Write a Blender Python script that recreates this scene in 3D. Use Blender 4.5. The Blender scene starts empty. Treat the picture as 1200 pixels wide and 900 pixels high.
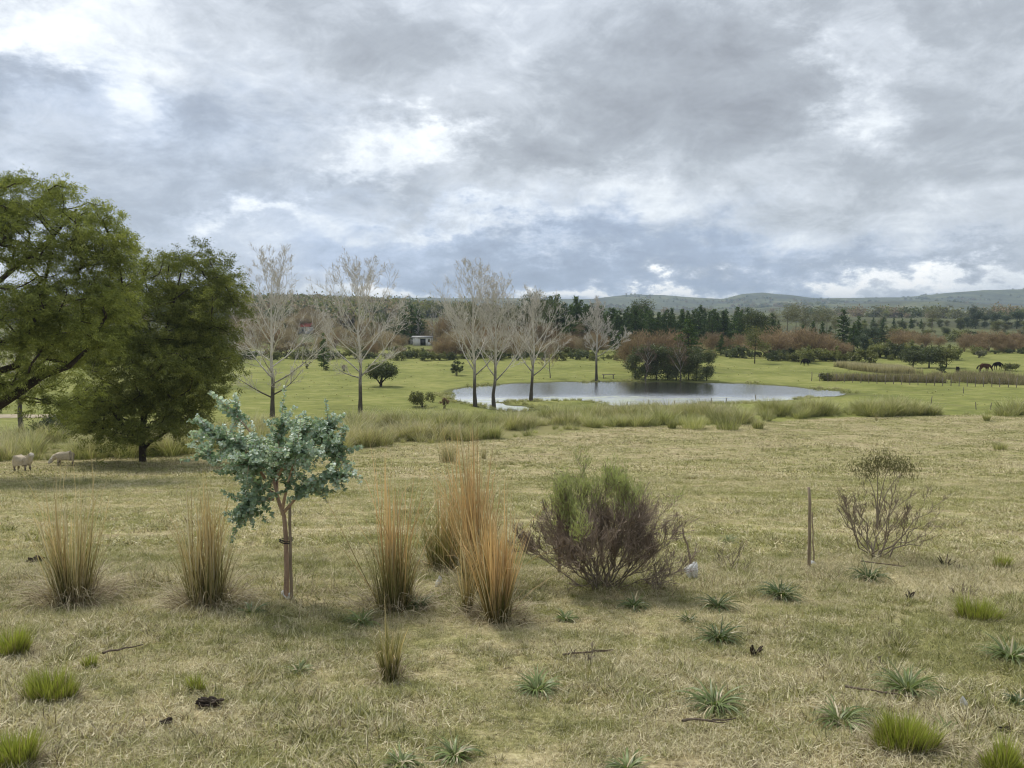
import bpy, bmesh, math, random
import numpy as np
from mathutils import Vector, Matrix

random.seed(7)
RNG = np.random.default_rng(7)
R = math.radians
scene = bpy.context.scene
COL = scene.collection

# ------------------------------------------------------------------ camera
F, CX, CY, HOR = 890.0, 600.0, 450.0, 365.0      # focal length and centre in pixels of the 1200 px wide photograph
EZ = 12.0                                        # eye height above the datum
PITCH = math.atan((CY - HOR) / F)
cam_data = bpy.data.cameras.new('camera')
cam_data.sensor_width = 36.0
cam_data.lens = 36.0 * F / 1200.0
cam_data.clip_start = 0.1
cam_data.clip_end = 30000.0
cam = bpy.data.objects.new('camera', cam_data)
cam.location = (0, 0, EZ)
cam.rotation_euler = (math.pi / 2 - PITCH, 0, 0)
COL.objects.link(cam)
scene.camera = cam

# ------------------------------------------------------------------ node helper
class NT:
    def __init__(s, tree):
        s.t = tree; s.n = tree.nodes; s.l = tree.links
        s.n.clear()
    def add(s, typ, ins=None, **props):
        nd = s.n.new(typ)
        for k, v in props.items(): setattr(nd, k, v)
        for k, v in (ins or {}).items(): s.put(nd.inputs[k], v)
        return nd
    def put(s, sock, v):
        if isinstance(v, bpy.types.NodeSocket): s.l.new(v, sock)
        elif hasattr(sock.default_value, '__len__') and not hasattr(v, '__len__'):
            sock.default_value = [v] * len(sock.default_value)
        elif sock.type == 'RGBA' and len(v) == 3: sock.default_value = (*v, 1)
        else: sock.default_value = v
    def m(s, op, a, b=None, c=None, clamp=False):
        nd = s.n.new('ShaderNodeMath'); nd.operation = op; nd.use_clamp = clamp
        for i, v in enumerate((a, b, c)):
            if v is not None: s.put(nd.inputs[i], v)
        return nd.outputs[0]
    def vm(s, op, a, b=None, c=None, out=0):
        nd = s.n.new('ShaderNodeVectorMath'); nd.operation = op
        for i, v in enumerate((a, b, c)):
            if v is not None: s.put(nd.inputs[i], v)
        return nd.outputs[out]
    def mix(s, f, a, b, blend='MIX'):
        nd = s.n.new('ShaderNodeMix'); nd.data_type = 'RGBA'; nd.blend_type = blend
        s.put(nd.inputs[0], f); s.put(nd.inputs[6], a); s.put(nd.inputs[7], b)
        return nd.outputs[2]
    def noise(s, vec, scale, detail=3.0, rough=0.55, dist=0.0):
        nd = s.add('ShaderNodeTexNoise', {'Vector': vec, 'Scale': scale, 'Detail': detail, 'Roughness': rough, 'Distortion': dist})
        return nd.outputs[0]
    def ss(s, v, a, b, lo=0.0, hi=1.0):
        nd = s.add('ShaderNodeMapRange', {0: v, 1: a, 2: b, 3: lo, 4: hi}, interpolation_type='SMOOTHSTEP')
        return nd.outputs[0]
    def lin(s, v, a, b, lo=0.0, hi=1.0):
        nd = s.add('ShaderNodeMapRange', {0: v, 1: a, 2: b, 3: lo, 4: hi})
        return nd.outputs[0]
    def ramp(s, v, stops):
        nd = s.n.new('ShaderNodeValToRGB'); s.put(nd.inputs[0], v)
        e = nd.color_ramp.elements
        while len(e) < len(stops): e.new(0.5)
        for i, (p, c) in enumerate(stops): e[i].position = p; e[i].color = (*c, 1)
        return nd.outputs[0]
    def attr(s, name, out='Fac'):
        return s.add('ShaderNodeAttribute', attribute_name=name).outputs[out]

# ------------------------------------------------------------------ sky: broken overcast over a daylight sky
SUN_EL, SUN_AZ = R(54), math.atan2(-0.50, 0.60)      # azimuth measured from +Y (ahead) towards +X
world = bpy.data.worlds.new('World'); scene.world = world; world.use_nodes = True
w = NT(world.node_tree)
tc = w.add('ShaderNodeTexCoord').outputs['Generated']
d = w.vm('NORMALIZE', tc)
sx = w.add('ShaderNodeSeparateXYZ', {0: d})
dx, dy, dz = sx.outputs
# the cloud deck: directions projected on a level sheet, so that it shrinks towards the horizon
zz = w.m('ADD', w.m('MAXIMUM', dz, 0.0), 0.10)
q = w.add('ShaderNodeCombineXYZ', {0: w.m('DIVIDE', dx, zz), 1: w.m('DIVIDE', dy, zz), 2: 0.37}).outputs[0]
n1 = w.noise(q, 0.62, 9.0, 0.60, 0.35)
n2 = w.noise(w.vm('ADD', q, (5.1, 2.3, 0)), 0.22, 3.0, 0.5, 0.2)
n3 = w.noise(w.vm('MULTIPLY', q, (1.0, 1.35, 1.0)), 1.9, 6.0, 0.62, 0.5)
# second look of the deck in plain direction space keeps billows readable low down
n4 = w.noise(w.vm('MULTIPLY', d, (1.0, 1.0, 1.75)), 6.5, 10.0, 0.62, 0.6)
n5 = w.noise(w.vm('MULTIPLY', d, (1.0, 1.0, 1.7)), 19.0, 8.0, 0.66, 0.7)
wrp = w.add('ShaderNodeTexNoise', {'Vector': w.vm('MULTIPLY', d, (1.0, 1.0, 1.9)), 'Scale': 7.0, 'Detail': 9.0, 'Roughness': 0.66}).outputs['Color']
wrp = w.vm('MULTIPLY', w.vm('SUBTRACT', wrp, (0.5, 0.5, 0.5)), (0.42, 0.26, 0.0))
yy = w.m('MAXIMUM', dy, 0.15)
uv = w.vm('ADD', w.add('ShaderNodeCombineXYZ', {0: w.m('DIVIDE', dx, yy), 1: w.m('DIVIDE', dz, yy), 2: 0.0}).outputs[0], wrp)
front = w.ss(dy, 0.25, 0.55)
def blobs(items):
    tot = None
    for px, py, rx, ry, amp in items:
        c = ((px - CX) / F, (HOR - py) / F, 0.0)
        k = (F / rx, F / ry, 0.0)
        v = w.vm('MULTIPLY', w.vm('SUBTRACT', uv, c), k)
        e = w.m('POWER', 2.718, w.m('MULTIPLY', w.vm('DOT_PRODUCT', v, v, out=1), -0.7))
        tot = w.m('MULTIPLY', e, amp) if tot is None else w.m('MULTIPLY_ADD', e, amp, tot)
    return w.m('MULTIPLY', tot, front)
bright = blobs([(40, 45, 70, 34, .30), (125, 95, 70, 30, .30), (190, 140, 46, 26, .18), (490, 182, 85, 20, .40), (400, 212, 55, 15, .28),
                (285, 254, 60, 12, .26), (530, 262, 90, 9, .15), (690, 235, 130, 38, .22), (1010, 95, 45, 55, .26), (990, 150, 70, 24, .22),
                (760, 349, 190, 9, .68), (1090, 342, 170, 10, .40), (455, 347, 60, 13, .40), (330, 310, 50, 10, .15), (640, 70, 60, 45, .10),
                (1160, 230, 60, 20, .08), (230, 25, 120, 30, .10)])
dark = blobs([(840, 95, 120, 62, .34), (615, 185, 62, 30, .30), (520, 70, 110, 50, .22), (985, 225, 90, 24, .18), (700, 308, 190, 24, .20),
              (40, 108, 70, 22, .30), (255, 140, 52, 26, .20), (560, 312, 120, 24, .16), (170, 230, 150, 34, .14), (1140, 160, 70, 40, .14),
              (1160, 40, 80, 46, .20), (1060, 312, 150, 12, .20), (720, 150, 60, 40, .14), (330, 210, 60, 20, .10)])
blue = blobs([(60, 120, 110, 40, .55), (260, 150, 90, 40, .5), (200, 240, 220, 50, .55), (620, 300, 230, 36, .9), (900, 312, 200, 20, .6), (450, 300, 120, 30, .5)])
v = w.m('MULTIPLY_ADD', w.m('SUBTRACT', n1, 0.5), 0.42, 0.47)
v = w.m('MULTIPLY_ADD', w.m('SUBTRACT', n2, 0.5), 0.30, v)
v = w.m('MULTIPLY_ADD', w.m('SUBTRACT', n3, 0.5), 0.16, v)
v = w.m('MULTIPLY_ADD', w.m('SUBTRACT', n4, 0.5), 0.85, v)
v = w.m('MULTIPLY_ADD', w.m('SUBTRACT', n5, 0.5), 0.42, v)
v = w.m('SUBTRACT', w.m('ADD', v, bright), dark, clamp=True)
deck = w.ramp(v, [(0.0, (.25, .27, .30)), (.30, (.35, .38, .415)), (.52, (.50, .535, .58)), (.74, (.75, .785, .81)), (.92, (.95, .955, .95)), (1.0, (1.0, .99, .96))])
bl = w.m('ADD', blue, w.m('MULTIPLY', w.m('SUBTRACT', n2, 0.45), 0.9), clamp=True)
bl = w.m('MULTIPLY', bl, w.ss(v, 0.80, 0.45))
deck = w.mix(w.m('MULTIPLY', bl, 0.7), deck, w.mix(1.0, deck, (.80, .93, 1.17), 'MULTIPLY'))
sky = w.add('ShaderNodeTexSky', sky_type='NISHITA', sun_disc=False, sun_elevation=SUN_EL, sun_rotation=SUN_AZ)
sky.altitude = 100; sky.dust_density = 2.0
deck10 = w.vm('SCALE', deck); deck10.node.inputs['Scale'].default_value = 10.0
cover = w.lin(v, 0.0, 1.0, 0.96, 0.90)
col = w.mix(cover, sky.outputs[0], deck10)
bg = w.add('ShaderNodeBackground', {'Color': col, 'Strength': 0.074})
out = w.add('ShaderNodeOutputWorld', {'Surface': bg.outputs[0]})
world.cycles.sampling_method = 'MANUAL'
world.cycles.sample_map_resolution = 512

sun_data = bpy.data.lights.new('sun', 'SUN')
sun_data.energy = 1.5
sun_data.angle = R(10)
sun_data.color = (1.0, 0.95, 0.86)
sun = bpy.data.objects.new('sun', sun_data)
sun_dir = Vector((math.sin(SUN_AZ) * math.cos(SUN_EL), math.cos(SUN_AZ) * math.cos(SUN_EL), math.sin(SUN_EL)))
sun.rotation_euler = (-sun_dir).to_track_quat('-Z', 'Y').to_euler()
sun.location = (0, 0, 80)
COL.objects.link(sun)

vs = scene.view_settings
scene.display_settings.display_device = 'sRGB'
vs.view_transform = 'Standard'; vs.look = 'None'; vs.gamma = 1.0; vs.use_curve_mapping = False
vs.exposure = 0.95
scene.render.engine = 'CYCLES'
cy = scene.cycles
cy.use_denoising = True
cy.filter_width = 1.15
cy.max_bounces = 6; cy.diffuse_bounces = 3; cy.glossy_bounces = 3; cy.transmission_bounces = 4; cy.volume_bounces = 1; cy.transparent_max_bounces = 6
cy.caustics_reflective = False; cy.caustics_refractive = False

# ------------------------------------------------------------------ tagging
def tag(o, label=None, cat=None, group=None, kind=None):
    for k, v_ in (('label', label), ('category', cat), ('group', group), ('kind', kind)):
        if v_: o[k] = v_
    return o
def thing(name, label, cat, loc=(0, 0, 0), rz=0.0, group=None, scale=1.0):
    o = bpy.data.objects.new(name, None); COL.objects.link(o)
    o.empty_display_size = 0.3
    o.location = loc; o.rotation_euler = (0, 0, rz)
    o.scale = scale if hasattr(scale, '__len__') else (scale,) * 3
    return tag(o, label, cat, group)
def obj(name, me, mat=None, parent=None, loc=None, kind=None):
    o = bpy.data.objects.new(name, me); COL.objects.link(o)
    if mat is not None:
        if not me.materials: me.materials.append(mat)
        elif me.materials[0] != mat: o.material_slots[0].link = 'OBJECT'; o.material_slots[0].material = mat
    if parent is not None: o.parent = parent
    if loc is not None: o.location = loc
    if kind: o['kind'] = kind
    return o

# ------------------------------------------------------------------ mesh helpers
def build_mesh(name, V, quads=None, tris=None, col=None, smooth=False, attrs=None):
    V = np.asarray(V, np.float32).reshape(-1, 3)
    quads = np.zeros((0, 4), np.int32) if quads is None else np.asarray(quads, np.int32).reshape(-1, 4)
    tris = np.zeros((0, 3), np.int32) if tris is None else np.asarray(tris, np.int32).reshape(-1, 3)
    me = bpy.data.meshes.new(name)
    me.vertices.add(len(V)); me.vertices.foreach_set('co', V.ravel())
    nl = quads.size + tris.size
    me.loops.add(nl)
    me.loops.foreach_set('vertex_index', np.concatenate([quads.ravel(), tris.ravel()]).astype(np.int32))
    npoly = len(quads) + len(tris)
    me.polygons.add(npoly)
    st = np.concatenate([np.arange(len(quads)) * 4, quads.size + np.arange(len(tris)) * 3]).astype(np.int32)
    me.polygons.foreach_set('loop_start', st)
    if smooth: me.polygons.foreach_set('use_smooth', np.ones(npoly, bool))
    if col is not None:
        c = np.asarray(col, np.float32)
        if c.shape[1] == 3: c = np.hstack([c, np.ones((len(c), 1), np.float32)])
        a = me.attributes.new('col', 'FLOAT_COLOR', 'POINT'); a.data.foreach_set('color', c.ravel())
    for k, a_ in (attrs or {}).items():
        a = me.attributes.new(k, 'FLOAT', 'POINT'); a.data.foreach_set('value', np.asarray(a_, np.float32))
    me.update(calc_edges=True)
    return me

class MB:
    """collects vertices, quads, tris and a per-vertex colour"""
    def __init__(s): s.V = []; s.Q = []; s.T = []; s.C = []; s.n = 0
    def put(s, V, Q=None, T=None, C=None):
        V = np.asarray(V, float).reshape(-1, 3)
        if Q is not None and len(Q): s.Q.append(np.asarray(Q) + s.n)
        if T is not None and len(T): s.T.append(np.asarray(T) + s.n)
        s.V.append(V); s.C.append(np.full((len(V), 3), 0.5) if C is None else np.asarray(C, float).reshape(-1, 3)); s.n += len(V)
        return s
    def box(s, c, size, rz=0.0, C=None):
        x, y, z = (np.array(size) / 2)
        P = np.array([[a * x, b * y, e * z] for e in (-1, 1) for b in (-1, 1) for a in (-1, 1)])
        ca, sa = math.cos(rz), math.sin(rz)
        P = P @ np.array([[ca, sa, 0], [-sa, ca, 0], [0, 0, 1]]) + np.array(c)
        return s.put(P, Q=[[0, 2, 3, 1], [4, 5, 7, 6], [0, 1, 5, 4], [2, 6, 7, 3], [0, 4, 6, 2], [1, 3, 7, 5]], C=None if C is None else np.tile(C, (8, 1)))
    def mesh(s, name, smooth=False):
        return build_mesh(name, np.vstack(s.V), np.vstack(s.Q) if s.Q else None, np.vstack(s.T) if s.T else None, np.vstack(s.C), smooth)

def tubes(mb, lines, sides=5):
    """lines: list of (pts (n,3), radii (n,), rand)"""
    by = {}
    for L in lines: by.setdefault(len(L[0]), []).append(L)
    for n, Ls in by.items():
        P = np.array([l[0] for l in Ls], float); Rr = np.array([l[1] for l in Ls], float)
        rnd = np.array([l[2] if len(l) > 2 else 0.5 for l in Ls])
        T = np.gradient(P, axis=1); T /= np.linalg.norm(T, axis=2, keepdims=True) + 1e-9
        ref = np.where(np.abs(T[..., 2:3]) > 0.9, np.array([1., 0, 0]), np.array([0, 0, 1.]))
        ref = np.broadcast_to(ref[:, :1], T.shape)
        A = np.cross(T, ref); A /= np.linalg.norm(A, axis=2, keepdims=True) + 1e-9
        B = np.cross(T, A)
        th = np.arange(sides) / sides * 2 * np.pi
        ring = P[:, :, None] + Rr[:, :, None, None] * (A[:, :, None] * np.cos(th)[:, None] + B[:, :, None] * np.sin(th)[:, None])
        m = len(Ls)
        idx = np.arange(m * n * sides).reshape(m, n, sides)
        a, b = idx[:, :-1], idx[:, 1:]
        q_ = np.stack([a, np.roll(a, -1, 2), np.roll(b, -1, 2), b], -1).reshape(-1, 4)
        t = np.broadcast_to(np.linspace(0, 1, n)[None, :, None], (m, n, sides))
        C = np.stack([np.broadcast_to(rnd[:, None, None], t.shape), t, np.broadcast_to(np.clip(Rr[:, :, None] * 5, 0, 1), t.shape)], -1)
        mb.put(ring.reshape(-1, 3), Q=q_, C=C.reshape(-1, 3))

def blades(mb, base, az, length, lean, curl, width, nseg=3, rnd=None, rng=RNG, tipw=0.0, droop_pow=1.0):
    """ribbons that leave BASE at LEAN from the vertical towards AZ and bend by CURL more along their length"""
    n = len(base); base = np.asarray(base, float)
    az, length, lean, curl, width = [np.broadcast_to(np.asarray(a, float), (n,)) for a in (az, length, lean, curl, width)]
    rnd = rng.random(n) if rnd is None else rnd
    t = np.linspace(0, 1, nseg + 1)
    th = lean[:, None] + curl[:, None] * t[None] ** droop_pow
    ds = length[:, None] / nseg
    mid = (th[:, 1:] + th[:, :-1]) / 2
    hx = np.concatenate([np.zeros((n, 1)), np.cumsum(np.sin(mid) * ds, 1)], 1)
    hz = np.concatenate([np.zeros((n, 1)), np.cumsum(np.cos(mid) * ds, 1)], 1)
    P = base[:, None, :] + np.stack([hx * np.cos(az)[:, None], hx * np.sin(az)[:, None], hz], -1)
    roll = az + np.pi / 2 + rng.normal(0, 0.7, n)
    S = np.stack([np.cos(roll), np.sin(roll), rng.normal(0, .25, n)], -1)
    wt = width[:, None] * (1 - (1 - tipw) * t[None] ** 1.6) * 0.5
    L = P - S[:, None] * wt[..., None]; Rr = P + S[:, None] * wt[..., None]
    V = np.stack([L[:, :-1], Rr[:, :-1]], 2).reshape(n, -1, 3)
    V = np.concatenate([V, P[:, -1:]], 1)
    k = 2 * nseg + 1
    off = (np.arange(n) * k)[:, None]
    Q = [np.concatenate([off + 2 * i, off + 2 * i + 1, off + 2 * i + 3, off + 2 * i + 2], 1) for i in range(nseg - 1)]
    T = np.concatenate([off + 2 * nseg - 2, off + 2 * nseg - 1, off + 2 * nseg], 1)
    tt = np.concatenate([np.repeat(t[:-1], 2), [1.0]])
    r2 = rng.random(n)
    C = np.stack([np.broadcast_to(rnd[:, None], (n, k)), np.broadcast_to(tt, (n, k)), np.broadcast_to(r2[:, None], (n, k))], -1)
    mb.put(V.reshape(-1, 3), Q=np.vstack(Q) if Q else None, T=T, C=C.reshape(-1, 3))

def unit(v_): return v_ / (np.linalg.norm(v_, axis=-1, keepdims=True) + 1e-9)
def cards(mb, P, size, aspect=0.45, axis=None, rng=RNG, rnd=None, hh=None, quad=True):
    """leaf faces: a kite at each point, long axis AXIS (random if None)"""
    n = len(P)
    size = np.broadcast_to(np.asarray(size, float), (n,))
    ax = unit(rng.normal(size=(n, 3))) if axis is None else unit(axis)
    sd = unit(np.cross(ax, rng.normal(size=(n, 3))))
    a = ax * size[:, None] * .5; b = sd * (size * aspect * .5)[:, None]
    rnd = rng.random(n) if rnd is None else rnd
    hh = np.full(n, .5) if hh is None else hh
    if quad:
        V = np.stack([P - a, P + b - a * .1, P + a, P - b - a * .1], 1); k = 4
        Q = np.arange(n * 4).reshape(n, 4); T = None
    else:
        V = np.stack([P - a + b, P - a - b, P + a], 1); k = 3
        T = np.arange(n * 3).reshape(n, 3); Q = None
    C = np.stack([np.repeat(rnd, k), np.repeat(hh, k), np.repeat(rng.random(n), k)], -1)
    mb.put(V.reshape(-1, 3), Q=Q, T=T, C=C)

def hash2(ix, iy, s):
    h = np.sin(ix * 127.1 + iy * 311.7 + s * 74.7) * 43758.5453
    return h - np.floor(h)
def vnoise(x, y, s=0):
    ix, iy = np.floor(x), np.floor(y); fx, fy = x - ix, y - iy
    fx = fx * fx * (3 - 2 * fx); fy = fy * fy * (3 - 2 * fy)
    a, b, c, e = hash2(ix, iy, s), hash2(ix + 1, iy, s), hash2(ix, iy + 1, s), hash2(ix + 1, iy + 1, s)
    return (a * (1 - fx) + b * fx) * (1 - fy) + (c * (1 - fx) + e * fx) * fy - 0.5
def fbm(x, y, s=0, o=4):
    t = 0; a = 1.0
    for i in range(o):
        t = t + a * vnoise(x * 2 ** i, y * 2 ** i, s + i); a *= .5
    return t
def sstep(x, a, b):
    t = np.clip((x - a) / (b - a), 0, 1); return t * t * (3 - 2 * t)

# ------------------------------------------------------------------ pixels to rays
CP, SP = math.cos(PITCH), math.sin(PITCH)
def ray(px, py):
    u, v_ = (px - CX) / F, (CY - py) / F
    return np.array([u, CP + v_ * SP, -SP + v_ * CP])
def at_y(px, py, y):
    r = ray(px, py); return np.array([0, 0, EZ]) + r * (y / r[1])
def at_z(px, py, z):
    r = ray(px, py); return np.array([0, 0, EZ]) + r * ((z - EZ) / r[2])
def px_per_m(y): return F / y

# ------------------------------------------------------------------ terrain
ZW = EZ - 10.62                                   # pond level
PROF = np.array([(-400, 2), (-60, -.2), (-10, -1.35), (0, -2.1), (4.7, -2.83), (9.5, -3.60), (20, -5.25), (30, -6.85), (39, -8.15), (46, -8.95), (55, -9.6),
                 (65, -10.0), (75, -10.25), (85, -10.42), (100, -10.5), (125, -10.4), (150, -10.1), (180, -9.8), (250, -9.3), (350, -7.8), (500, -5.2),
                 (900, -4.0), (1500, 0), (2200, 9), (6500, 20)])
RIDGE = np.array([(-500, 356), (0, 357), (250, 359), (560, 358), (680, 359), (705, 356), (745, 353), (790, 353), (845, 357), (870, 351), (890, 349.5), (918, 352), (960, 355), (1005, 354),
                  (1050, 353), (1100, 350), (1150, 347), (1200, 346), (1300, 348), (1700, 354)]) - np.array([0, 6.5])
_pp = np.linspace(-400, 6500, 13801)
_pv = np.interp(_pp, PROF[:, 0], PROF[:, 1])
_k = np.hanning(13); _k /= _k.sum()
_pv = np.convolve(np.pad(_pv, 6, 'edge'), _k, 'valid')

POND = np.array([at_z(x, y, ZW)[:2] for x, y in [(523, 463), (532, 457.5), (556, 453), (600, 449.5), (650, 447.8), (720, 447.2), (800, 448.2), (880, 450), (940, 454.2), (985, 458.5), (1001, 461.5),
        (975, 464.5), (930, 468), (880, 471), (830, 473.5), (780, 475), (735, 476.2), (700, 477.5), (660, 478), (632, 479.5), (608, 482), (588, 481), (570, 477), (548, 472.5), (530, 468)]])
ISLE = np.array([at_z(x, y, ZW)[:2] for x, y in [(583, 471.2), (605, 469.8), (650, 469.5), (700, 471), (716, 474), (730, 482), (680, 486), (622, 484), (618, 477.5), (598, 474.5)]])
def sdpoly(x, y, P):
    x = np.asarray(x, float); y = np.asarray(y, float)
    dm = np.full(x.shape, 1e18); inside = np.zeros(x.shape, bool)
    for (ax, ay), (bx, by) in zip(P, np.roll(P, -1, 0)):
        ex, ey = bx - ax, by - ay
        t = np.clip(((x - ax) * ex + (y - ay) * ey) / (ex * ex + ey * ey), 0, 1)
        dm = np.minimum(dm, (x - ax - t * ex) ** 2 + (y - ay - t * ey) ** 2)
        c = (ay > y) != (by > y)
        inside ^= c & (x < (bx - ax) * (y - ay) / (by - ay + 1e-12) + ax)
    return np.where(inside, -1, 1) * np.sqrt(dm)
def pond_sd(x, y):
    x = np.asarray(x, float); y = np.asarray(y, float)
    return np.maximum(sdpoly(x, y, POND), -sdpoly(x, y, ISLE)) + fbm(x / 2.6, y / 2.6, 17, 4) * 1.3

def base_h(x, y):
    z = np.interp(y, _pp, _pv)
    r = np.hypot(x, y); yy_ = np.maximum(y, 1.0)
    far = sstep(y, 230, 500)
    u = x / np.maximum(y, 200.0)
    # rise on the left behind the trees, about 600 m off
    z = z + 9.0 * np.exp(-((x + 190) / 150) ** 2 - ((y - 640) / 190) ** 2) + 5.0 * np.exp(-((x + 430) / 180) ** 2 - ((y - 560) / 200) ** 2)
    # the far ridge
    crest = 3300 * (HOR - np.interp(u * F + CX, RIDGE[:, 0], RIDGE[:, 1])) / F
    z = z + (crest - 12.0) * (np.exp(-((y - 3300) / 520) ** 2) + .55 * np.exp(-((y - 4600) / 700) ** 2))
    z = z + 14 * np.exp(-((u - .60) / .13) ** 2 - ((y - 2100) / 420) ** 2) + 8 * np.exp(-((u - .38) / .10) ** 2 - ((y - 1700) / 300) ** 2)
    z = z + far * fbm(x / 170, y / 170, 3) * 2.2 * sstep(y, 230, 900) + fbm(x / 520, y / 520, 9, 5) * 20 * sstep(y, 800, 1800)
    return z
def g(x, y):
    x = np.asarray(x, float); y = np.asarray(y, float)
    z = base_h(x, y)
    near = 1 - sstep(y, 90, 260)
    z = z + near * (fbm(x / 9, y / 9, 5) * .22 * sstep(y, 3, 12) + fbm(x / 1.3, y / 1.3, 8, 3) * .05)
    m = (y > 60) & (y < 145) & (np.abs(x) < 80)
    if np.any(m):
        xm, ym, zm = x[m] if x.ndim else x, y[m] if y.ndim else y, z[m] if np.ndim(z) else z
        sd = pond_sd(xm, ym)
        k = sstep(sd, 0, 9)
        wv = fbm(xm / 2.5, ym / 2.5, 2, 3) * .035
        sh = np.where(sd > 0, ZW - EZ + .035 + sd * .035 + wv, ZW - EZ + .03 + sd * .13 + wv)
        zn = np.where(sd > 0, sh * (1 - k) + zm * k, np.maximum(sh, ZW - EZ - .8))
        if np.ndim(z): z = z.copy(); z[m] = zn
        else: z = zn
    return z + EZ
def ground(px, py, dmax=5000):
    """the point of the ground seen at a pixel"""
    r = ray(px, py)
    t = np.concatenate([np.linspace(2, 140, 1400), np.geomspace(140.5, dmax, 1200)]) / r[1]
    X, Y, Z = r[0] * t, r[1] * t, EZ + r[2] * t
    below = Z < g(X, Y)
    i = int(np.argmax(below)) if below.any() else len(t) - 1
    a, b = t[max(i - 1, 0)], t[i]
    for _ in range(22):
        m = (a + b) / 2
        if EZ + r[2] * m < float(g(np.array([r[0] * m]), np.array([r[1] * m]))[0]): b = m
        else: a = m
    return np.array([r[0] * b, r[1] * b, EZ + r[2] * b])
def gz(x, y): return float(g(np.array([float(x)]), np.array([float(y)]))[0])

# edge of the mown field (its far side), metres; positive inside
EDGE = np.array([ground(x, y)[:2] for x, y in [(-500, 545), (-250, 542), (0, 541), (120, 538), (230, 534), (330, 530), (420, 526), (480, 521), (560, 517), (640, 509), (720, 501), (800, 499), (880, 498), (905, 494), (960, 491),
                                               (1100, 487), (1200, 487), (1400, 487), (1700, 487)]])
EDGE = EDGE[np.argsort(EDGE[:, 0])]
def mown_sd(x, y):
    return (np.interp(x, EDGE[:, 0], EDGE[:, 1]) - y) * .8

radii = np.concatenate([np.linspace(0.4, 4, 8), np.geomspace(4.2, 68, 105), np.arange(68.6, 126, .55), np.geomspace(127, 7000, 150)])
aa = np.concatenate([np.linspace(-52, 52, 400), np.linspace(52, 308, 90)[1:-1]])
ang = np.radians(aa)
AR, RR = np.meshgrid(ang, radii)
GX, GY = RR * np.sin(AR), RR * np.cos(AR)
GZ = g(GX.ravel(), GY.ravel()).reshape(GX.shape)
nr, na = GX.shape
idx = np.arange(nr * na).reshape(nr, na)
a_, b_ = idx[:-1], idx[1:]
Qg = np.stack([a_, np.roll(a_, -1, 1), np.roll(b_, -1, 1), b_], -1).reshape(-1, 4)
Vg = np.stack([GX, GY, GZ], -1).reshape(-1, 3)
Vg = np.vstack([Vg, [[0, 0, gz(0, 0)]]])
Tg = np.stack([np.full(na, len(Vg) - 1), np.roll(idx[0], -1), idx[0]], -1)
x_, y_ = Vg[:, 0], Vg[:, 1]
psd = pond_sd(x_, y_)
TREE_A = at_y(-75, 545, 34.0); TREE_A[2] = gz(TREE_A[0], TREE_A[1])
TREE_B = ground(167, 541)
lush = np.maximum(np.exp(-(((x_ - TREE_A[0] - 4) / 10) ** 2 + ((y_ - TREE_A[1] + 6) / 7) ** 2)), .6 * np.exp(-(((x_ - TREE_B[0] - 1) / 6) ** 2 + ((y_ - TREE_B[1] + 4) / 4) ** 2)))
terrain_me = build_mesh('terrain', Vg, Qg, Tg, smooth=True, attrs={'mown': mown_sd(x_, y_), 'pond': psd, 'lush': lush, 'rough': np.clip(1 - np.abs(mown_sd(x_, y_) + 7) / 11, 0, 1) * (1 - sstep(x_ / np.maximum(y_, 1), .20, .34))})

# ------------------------------------------------------------------ materials
def new_mat(name):
    m = bpy.data.materials.new(name); m.use_nodes = True
    n = NT(m.node_tree); m.cycles.emission_sampling = 'NONE'
    return m, n
def finish(n, shader, bump=None):
    n.add('ShaderNodeOutputMaterial', {'Surface': shader})
def principled(n, col_, rough=.9, spec=.2, normal=None, **kw):
    ins = {'Base Color': col_, 'Roughness': rough, 'Specular IOR Level': spec}
    if normal is not None: ins['Normal'] = normal
    ins.update(kw)
    return n.add('ShaderNodeBsdfPrincipled', ins).outputs[0]
def leaf_shader(n, col_, trans=.3, rough=.6, gloss=.04):
    df = n.add('ShaderNodeBsdfDiffuse', {'Color': col_}).outputs[0]
    tr = n.add('ShaderNodeBsdfTranslucent', {'Color': n.mix(1.0, col_, (1.15, 1.2, .75), 'MULTIPLY')}).outputs[0]
    s_ = n.add('ShaderNodeMixShader', {0: trans, 1: df, 2: tr}).outputs[0]
    if gloss:
        gl = n.add('ShaderNodeBsdfGlossy', {'Color': (1, 1, 1), 'Roughness': rough}).outputs[0]
        s_ = n.add('ShaderNodeMixShader', {0: gloss, 1: s_, 2: gl}).outputs[0]
    return s_
STRAW_L, STRAW_M, STRAW_D = (.76, .69, .47), (.52, .455, .285), (.19, .15, .08)
GREEN_L, GREEN_M, GREEN_D = (.43, .42, .16), (.31, .31, .11), (.12, .13, .042)
def field_greenness(n, pos):
    """0 straw .. 1 green, from the place in the field (grass condition)"""
    a = n.noise(pos, .16, 4, .6)
    b = n.noise(n.vm('MULTIPLY', pos, (.5, 1.7, 1)), .55, 4, .6)
    c = n.noise(pos, 2.6, 3, .6)
    s_ = n.m('ADD', n.m('MULTIPLY', a, .34), n.m('ADD', n.m('MULTIPLY', b, .36), n.m('MULTIPLY', c, .40)))
    return n.ss(s_, .44, .68)

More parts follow.
